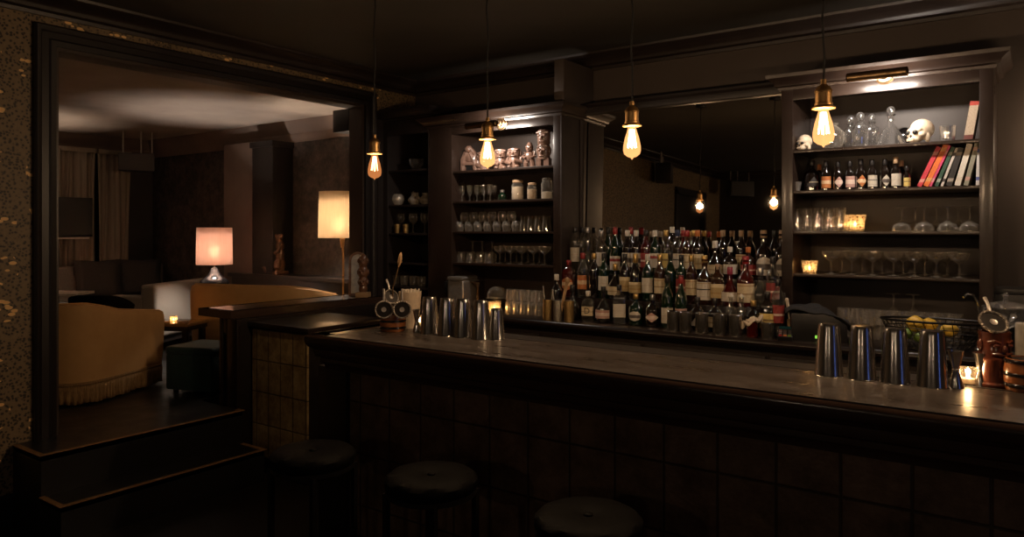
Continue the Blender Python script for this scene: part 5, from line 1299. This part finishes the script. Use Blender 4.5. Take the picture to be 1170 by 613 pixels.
# red tiki mug with a strainer on top, barrel mug cut by the frame
p = on_z(1136.5, 438, BT)
t = thing('tiki_mug', 'tall oxblood glazed tiki mug at the near end of the bar under a strainer', 'mug', (x_at(1136.5, BYM + .08), BYM + .08, BT - .006), .6)
p.x = x_at(1136.5, BYM + .08)
MB().lathe([(0, 0), (.046, 0), (.05, .006), (.05, .014), (.044, .02), (.044, .085), (.047, .09), (.047, .098), (.044, .102), (.044, .165), (.046, .17), (.046, .178), (.041, .178), (.04, .02), (0, .014)], 40, wob=lambda k, z: 1 - (.02 if (k % 4 == 0 and .022 < z < .084) else 0)).build('body', M['red_ceramic'], t)
b = MB()
for s in (-1, 1): b.tube([(s * .01, -.046, .145), (s * .025, -.041, .152), (s * .038, -.028, .146)], .005).ell((s * .02, -.043, .138), (.011, .007, .006)).ell((s * .046, 0, .135), (.006, .012, .02))
b.ell((0, -.048, .128), (.008, .01, .012)).tube([(-.03, -.034, .112), (0, -.049, .108), (.03, -.034, .112)], .005)
b.build('face', M['red_ceramic'], t)
strainer(Vector((p.x - .004, BYM + .065, BT + .2)), (PI / 2 - .75, .1, face - .3 + PI / 2), 'cocktail strainer tilted on top of the oxblood tiki mug', .04)
p = on_z(1172, 446, BT); barrel_mug((p.x, p.y, BT), 'amber barrel mug cut by the frame beside the oxblood tiki mug', 0, .058, .1)
# ------------------------------------------------------------------ things on the back counter
def tin(u, mt, label, h=.135, r=.032, Y=4.13, group='etched tins with bar tools'):
    t = thing('tin_cup', label, 'cup', (x_at(u, Y), Y, CZ), 0, group)
    MB().lathe([(0, 0), (r * .97, 0), (r, .004), (r, h), (r - .002, h), (r - .003, .006), (0, .006)], 28).build('cup', M[mt], t)
    MB().lathe([(r - .001, h - .003), (r + .0015, h - .001), (r, h + .001), (r - .002, h)], 28).build('rim', M['steel'], t)
    return t
tin(626, 'gold_tin', 'gold etched tin at the end beside the cut rocks glasses', .14)
t = tin(637.5, 'silver_tin', 'silver etched tin between the two gold ones', .14)
tin(650, 'gold_tin', 'gold etched tin beside the square bottle lettered D', .14)
def stick(name, u, dx, h, mt, label, cat='tool', z0=.008, Y=4.13, r=.006):
    x = x_at(u, Y)
    t = thing(name, label, cat, (x, Y, CZ))
    MB().tube([(-dx * .15, 0, z0), (dx, .01, h)], r, 8).build('shaft', M[mt], t)
    MB().ell((dx, .01, h), (r * 1.6, r * 1.3, r * 2)).build('tip', M[mt], t)
    return t
stick('muddler', 640, .05, .27, 'oak', 'pale wooden muddler leaning in the silver etched tin', r=.011)
stick('tongs', 635, -.03, .2, 'steel_dull', 'steel tongs leaning out of the silver etched tin', r=.004)
stick('bar_spoon', 624, -.03, .22, 'steel_dull', 'steel bar spoon leaning out of the end gold tin', 'spoon', r=.003)
stick('bar_spoon', 628, .02, .2, 'steel_dull', 'steel bar spoon upright in the end gold tin', 'spoon', r=.003)
for i, u in enumerate((769, 783, 802, 822, 840.5)):
    tin(u, 'julep', 'steel julep cup, %s from left in front of the bottles' % ORD[i], .118, .038 if i > 1 else .036, 4.128, 'steel julep cups')
tin(877, 'julep', 'short steel cup beside the card terminal', .09, .036, 4.128, 'steel julep cups')
t = thing('glass_mug', 'dark red glass mug with a crumpled napkin on top', 'mug', (x_at(859.5, 4.128), 4.128, CZ))
MB().lathe([(0, 0), (.03, 0), (.034, .02), (.03, .05), (.035, .09), (.033, .09), (.027, .05), (.03, .02), (0, .01)], 20, wob=lambda k, z: 1 - .05 * (k % 2)).build('cup', M['g_red'], t)
b = MB()
def crum(u, v):
    a, r = u * 2 * PI, .052 * v
    return Vector((r * math.cos(a) * 1.15, r * math.sin(a) * .8, .105 + .014 * math.sin(a * 5 + 1) * v + .012 * math.cos(a * 3 + v * 7) - .02 * v + .025 * (math.cos(a) * v)))
b.grid(crum, 30, 8); b.build('napkin', M['bone'], t, solid=.003)
# card terminal, till under a cloth, holder with sticks
t = thing('card_terminal', 'small black card terminal with coloured keys beside the till', 'terminal', (x_at(897, 4.14), 4.14, CZ), .25)
Mt = Matrix.Rotation(.35, 4, 'X')
MB().prism([(-.038, -.055), (.038, -.055), (.038, .075), (-.038, .075)], .012, .045, Mt @ Matrix.Translation((0, 0, .0))).build('case', M['black'], t, bevel=.004)
for k in range(12):
    x, y = -.024 + .024 * (k % 3), -.042 + .02 * (k // 3)
    MB().box(x - .008, x + .008, y - .006, y + .006, .045, .049, Mt).build('key', M[('c_red', 'c_orange', 'lime')[k % 3] if k < 3 else 'c_silver'], t)
MB().box(-.03, .03, .04, .068, .0455, .047, Mt).build('screen', glow('green display', (.2, .5, .35), .02), t)
t = thing('till', 'black till with a small green display under a dark cloth', 'till', (x_at(934, 4.27), 4.27, CZ), .3)
MB().prism([(-.14, 0), (.14, 0), (.14, .09), (.05, .15), (-.14, .15)], -.11, .11, Matrix(((1, 0, 0, 0), (0, 0, -1, 0), (0, 1, 0, 0), (0, 0, 0, 1)))).build('case', M['black'], t, bevel=.006)
MB().box(-.02, .05, -.1145, -.11, .018, .034).build('display', glow('lcd green', (.35, .9, .1), .9), t)
b = MB()
b.grid(lambda u, v: Vector((-.17 + .34 * u, -.12 + .24 * v, .168 - .07 * max(0, u - .55) / .45 * 1.4 - .05 * max(0, .1 - u) * 4 + .012 * math.sin(9 * u + 5 * v) + .01 * math.sin(14 * v - 6 * u))), 30, 20)
b.build('cloth', M['cloth_black'], t, solid=.006)
t = tag(MB().box(-.034, .034, -.03, .03, 0, .004).box(-.034, .034, -.03, -.027, 0, .1).box(-.034, .034, .027, .03, 0, .1).box(-.034, -.031, -.03, .03, 0, .1).box(.031, .034, -.03, .03, 0, .1).build('holder_box', M['oak'], bevel=.001), 'open pale wooden box holding sticks between the bottles and the till', 'box')
X9 = x_at(908, 4.3); t.location = (X9, 4.3, CZ)
for i, (dx, h, mt, lb) in enumerate(((-.035, .2, 'bone', 'broad pale stick leaning in the wooden box by the till'), (.02, .14, 'paper', 'white stick upright in the wooden box by the till'))):
    t = thing('stirring_stick', lb, 'stick', (X9 + (-.008, .012)[i], 4.3, CZ + .0045)); MB().tube([(0, 0, 0), (dx, 0, h)], (.009, .006)[i]).build('shaft', M[mt], t); MB().ell((dx, 0, h), (.01, .008, .012)).build('tip', M[mt], t)
t = thing('knife', 'slim black-handled knife standing behind the wooden box by the till', 'knife', (x_at(901, 4.37), 4.37, CZ))
MB().box(-.012, .012, -.01, .01, .0, .24, Matrix.Rotation(-.12, 4, 'Y')).build('handle', M['black'], t, bevel=.003); MB().box(.008, .013, -.012, .012, .05, .24, Matrix.Rotation(-.12, 4, 'Y')).build('blade', M['steel'], t)
# fruit basket
FX, FY = x_at(1068, 4.235), 4.235
t = thing('fruit_basket', 'black wire fruit basket with lemons at the near end of the back counter', 'basket', (FX, FY, CZ))
def ring(rx, ry, z, n=40): return [(rx * math.cos(2 * PI * k / n), ry * math.sin(2 * PI * k / n), z) for k in range(n + 1)]
MB().tube(ring(.245, .115, .145), .006).build('rim', M['black_metal'], t)
b = MB()
for z, q in ((.11, .93), (.075, .84), (.04, .72), (.008, .58)): b.tube(ring(.245 * q, .115 * q, z), .0025, 6)
for k in range(36):
    a = 2 * PI * k / 36; b.tube([(.245 * q * math.cos(a + tw), .115 * q * math.sin(a + tw), z) for z, q, tw in ((.145, 1, 0), (.11, .93, .05), (.075, .84, .1), (.04, .72, .15), (.008, .58, .2))], .002, 5)
b.build('wire_net', M['black_metal'], t); MB().lathe([(.06, 0), (.13, .003), (.13, .008), (0, .008)], 28).build('foot', M['black_metal'], t)
def fruit(name, dx, dy, z, mt, label, r=.036):
    o = MB().lathe([(0, -r * 1.25), (r * .2, -r * 1.18), (r * .7, -r * .8), (r, 0), (r * .7, r * .8), (r * .25, r * 1.15), (0, r * 1.3)], 20, M=Matrix.Rotation(PI / 2 * .95, 4, 'Y')).build(name, M[mt])
    o.location = (FX + dx, FY + dy, CZ + z); o.rotation_euler = (0, 0, dx * 9); tag(o, label, 'fruit', 'fruit in the wire basket')
fruit('lemon', -.085, -.01, .125, 'lemon', 'lemon topmost in the wire basket, behind the third shaker tin', .042)
fruit('lemon', -.03, .03, .12, 'lemon', 'lemon behind another in the middle of the wire basket')
fruit('lemon', .065, -.02, .105, 'lemon', 'lemon low in the basket, nearest the red mug')
fruit('lime', -.12, -.03, .075, 'lime', 'small lime under the topmost lemon in the wire basket', .028)
fruit('lime', -.06, -.045, .06, 'lime', 'small lime at the front of the wire basket', .028)
fruit('lemon', .0, -.03, .055, 'lemon', 'lemon at the bottom of the wire basket', .03)
# gooseneck tap, glass dish, candles and box at the end
t = thing('tap', 'thin gooseneck tap beside the upright of the brown cabinet', 'tap', (x_at(1119, 4.3), 4.3, CZ), .9)
MB().lathe([(.022, 0), (.022, .01), (.012, .02), (.01, .04)], 16).build('base', M['steel'], t)
MB().tube([(0, 0, .03), (0, 0, .2), (-.01, 0, .245), (-.04, 0, .28), (-.075, 0, .285), (-.1, 0, .27)], .006).build('spout', M['steel'], t)
MB().tube([(0, 0, .06), (.02, -.04, .075)], .004).build('lever', M['steel'], t)
X5 = x_at(1149, 4.27)
t = thing('glass_dish', 'lidded cut glass sweet dish on a tall stem beyond the cabinet', 'dish', (X5, 4.27, CZ))
MB().lathe([(0, 0), (.06, 0), (.06, .006), (.014, .02), (.011, .1), (.02, .125), (.07, .15), (.098, .19), (.1, .225), (.096, .225), (.092, .19), (.06, .155), (0, .13)], 36, wob=lambda k, z: 1 if k % 2 else .975).build('bowl', M['crystal'], t)
MB().lathe([(.1, .226), (.1, .232), (.06, .25), (.012, .258), (.009, .27)], 36).ell((0, 0, .283), (.014, .014, .014)).build('lid', M['crystal'], t)
t = thing('storage_box', 'plain black box behind the lidded glass dish', 'box', (x_at(1163, 4.62), 4.62, CZ))
MB().box(-.1, .2, -.1, .12, 0, .27).build('body', M['black'], t, bevel=.004); MB().box(-.105, .205, -.105, .125, .27, .3).build('lid', M['black'], t, bevel=.004)
for i, (u, Y, h) in enumerate(((1143.5, 4.15, .16), (1168, 4.15, .17))):
    t = thing('pillar_candle', ('white pillar candle behind the oxblood tiki mug', 'white pillar candle at the very edge, under the glass dish')[i], 'candle', (x_at(u, Y), Y, CZ), 0, 'white pillar candles')
    MB().lathe([(0, 0), (.027, 0), (.028, .003), (.028, h - .004), (.024, h), (0, h - .004)], 24).build('wax', M['wax'], t); MB().tube([(0, 0, h - .005), (.001, 0, h + .01)], .001, 5).build('wick', M['black'], t)
# coffee machine, steel stemmed cup and glass cloche on the left
t = thing('coffee_machine', 'small steel coffee machine with a black head on the back counter', 'machine', (x_at(526, 4.46), 4.46, CZ), .15)
MB().prism([(-.05, -.12), (.1, -.12), (.1, .14), (-.05, .14)], .0, .215).build('body', M['steel_dull'], t, bevel=.02, segs=4)
MB().prism([(-.04, 0), (.085, 0), (.1, .015), (.085, .03), (-.04, .03)], -.11, .13, Matrix(((1, 0, 0, 0), (0, 0, -1, 0), (0, 1, 0, .213), (0, 0, 0, 1)))).build('top', M['steel_dull'], t, bevel=.008)
MB().box(-.1, -.05, -.09, .08, .12, .2).box(-.12, -.05, -.09, .06, 0, .02).build('brew_head', M['black'], t, bevel=.01)
MB().tube([(-.09, -.05, .2), (-.075, -.06, .235), (-.02, -.06, .25)], .009).build('lever', M['steel'], t)
t = thing('stem_bowl', 'small steel bowl on a stem behind the candle votives', 'bowl', (x_at(546, 4.5), 4.5, CZ))
MB().lathe([(0, 0), (.04, 0), (.012, .012), (.01, .15), (.02, .165), (.06, .2), (.058, .203), (.0, .17)], 28).build('bowl', M['brass_dark'], t); MB().lathe([(.011, .07), (.018, .08), (.011, .09)], 16).build('knop', M['brass_dark'], t)
t = thing('glass_cloche', 'low round glass cloche between the votives and the rocks glasses', 'cloche', (x_at(568, 4.47), 4.47, CZ))
MB().lathe([(.075, .09), (.077, .12), (.06, .155), (.03, .172), (0, .176)], 32).build('dome', M['glass'], t); MB().lathe([(0, 0), (.05, 0), (.03, .02), (.03, .07), (.085, .085), (.085, .09), (0, .09)], 32).build('stand', M['glass_smoke'], t)
# ------------------------------------------------------------------ light, camera, look
def point(name, loc, W, col, r): 
    l = bpy.data.lights.new(name, 'POINT'); l.energy = W; l.color = col; l.shadow_soft_size = r
    o = bpy.data.objects.new(name, l); COL.objects.link(o); o.location = loc; return o
point('table_lamp_glow', (LT.x, LT.y, LZ + .6 + .385), 80.0, (1, .87, .76), .045)
point('floor_lamp_glow', (FL.x, FL.y, LZ + 1.24), 65.0, (1, .82, .64), .05)
# lamps out of the picture: another lounge table lamp, a wall sconce, two sconces added as fill
sd = [o for o in COL.objects if o.name == 'side_table.001'][0]; dup(sd, (-8.2, 2.85, LZ), 0, 'round black lamp stand in the hidden half of the lounge')
tl = [o for o in COL.objects if o.name == 'table_lamp'][0]; dup(tl, (-8.2, 2.85, LZ + .6), 0, 'lit blush table lamp in the hidden half of the lounge')
point('table_lamp_glow', (-8.2, 2.85, LZ + .985), 100.0, (1, .8, .62), .045)
def sconce(loc, rz, label, W):
    t = thing('wall_sconce', label, 'lamp', loc, rz, 'wall sconces')
    MB().box(-.05, .05, -.012, 0, -.09, .09).build('back_plate', M['brass_dark'], t, bevel=.003)
    MB().tube([(0, -.01, -.04), (0, -.07, -.05), (0, -.1, -.02), (0, -.1, .0)], .007).build('arm', M['brass_dark'], t)
    MB().lathe([(.02, 0), (.024, .006), (.024, .02), (.018, .024)], 20, (0, -.1, 0)).build('lamp_holder', M['brass_dark'], t)
    MB().ell((0, -.1, .064), (.046, .046, .046), 24, 16).build('opal_globe', glow('opal globe', (1, .74, .46), 5.0), t)
    point('sconce_glow', Matrix.Rotation(rz, 3, 'Z') @ Vector((0, -.1, .064)) + Vector(loc), W, (1, .72, .48), .052)
sconce((.22, YB - .001, 1.97), 0, 'brass wall sconce with an opal globe beyond the brown cabinet', 50.0)
sconce((1.1, YF + .001, 1.9), PI, 'added unseen wall sconce with an opal globe, fill light facing the bar end', 75.0)  # added behind the camera to brighten the bar front and tins
sconce((-1.9, YF + .001, 1.9), PI, 'added unseen wall sconce with an opal globe, fill light facing the tiki cabinet', 75.0)  # added out of view to brighten the papered wall in the mirror
for c in CANDLES: point('candle_glow', c[0], c[1], (1, .55, .22), .008)
w = bpy.data.worlds.new('night'); scn.world = w; w.use_nodes = True
w.node_tree.nodes['Background'].inputs['Color'].default_value = (.02, .015, .012, 1)
w.node_tree.nodes['Background'].inputs['Strength'].default_value = 0.1
cam = bpy.data.cameras.new('camera'); co = bpy.data.objects.new('camera', cam); COL.objects.link(co)
cam.sensor_width = 36.0; cam.lens = 36.0 * FPX / 1170.0; cam.shift_y = -42.5 / 1170.0
cam.clip_start = .02
co.location = (0, 0, EYE); co.rotation_euler = (PI / 2, 0, math.atan2(SY, CY))
scn.camera = co
vs = scn.view_settings; vs.view_transform = 'Standard'; vs.look = 'None'; vs.gamma = 1.0; vs.use_curve_mapping = False; vs.exposure = 0.0
scn.cycles.transparent_max_bounces = 48; scn.cycles.max_bounces = 10; scn.cycles.glossy_bounces = 6; scn.cycles.transmission_bounces = 6
scn.cycles.sample_clamp_indirect = 4.0; scn.cycles.use_denoising = True
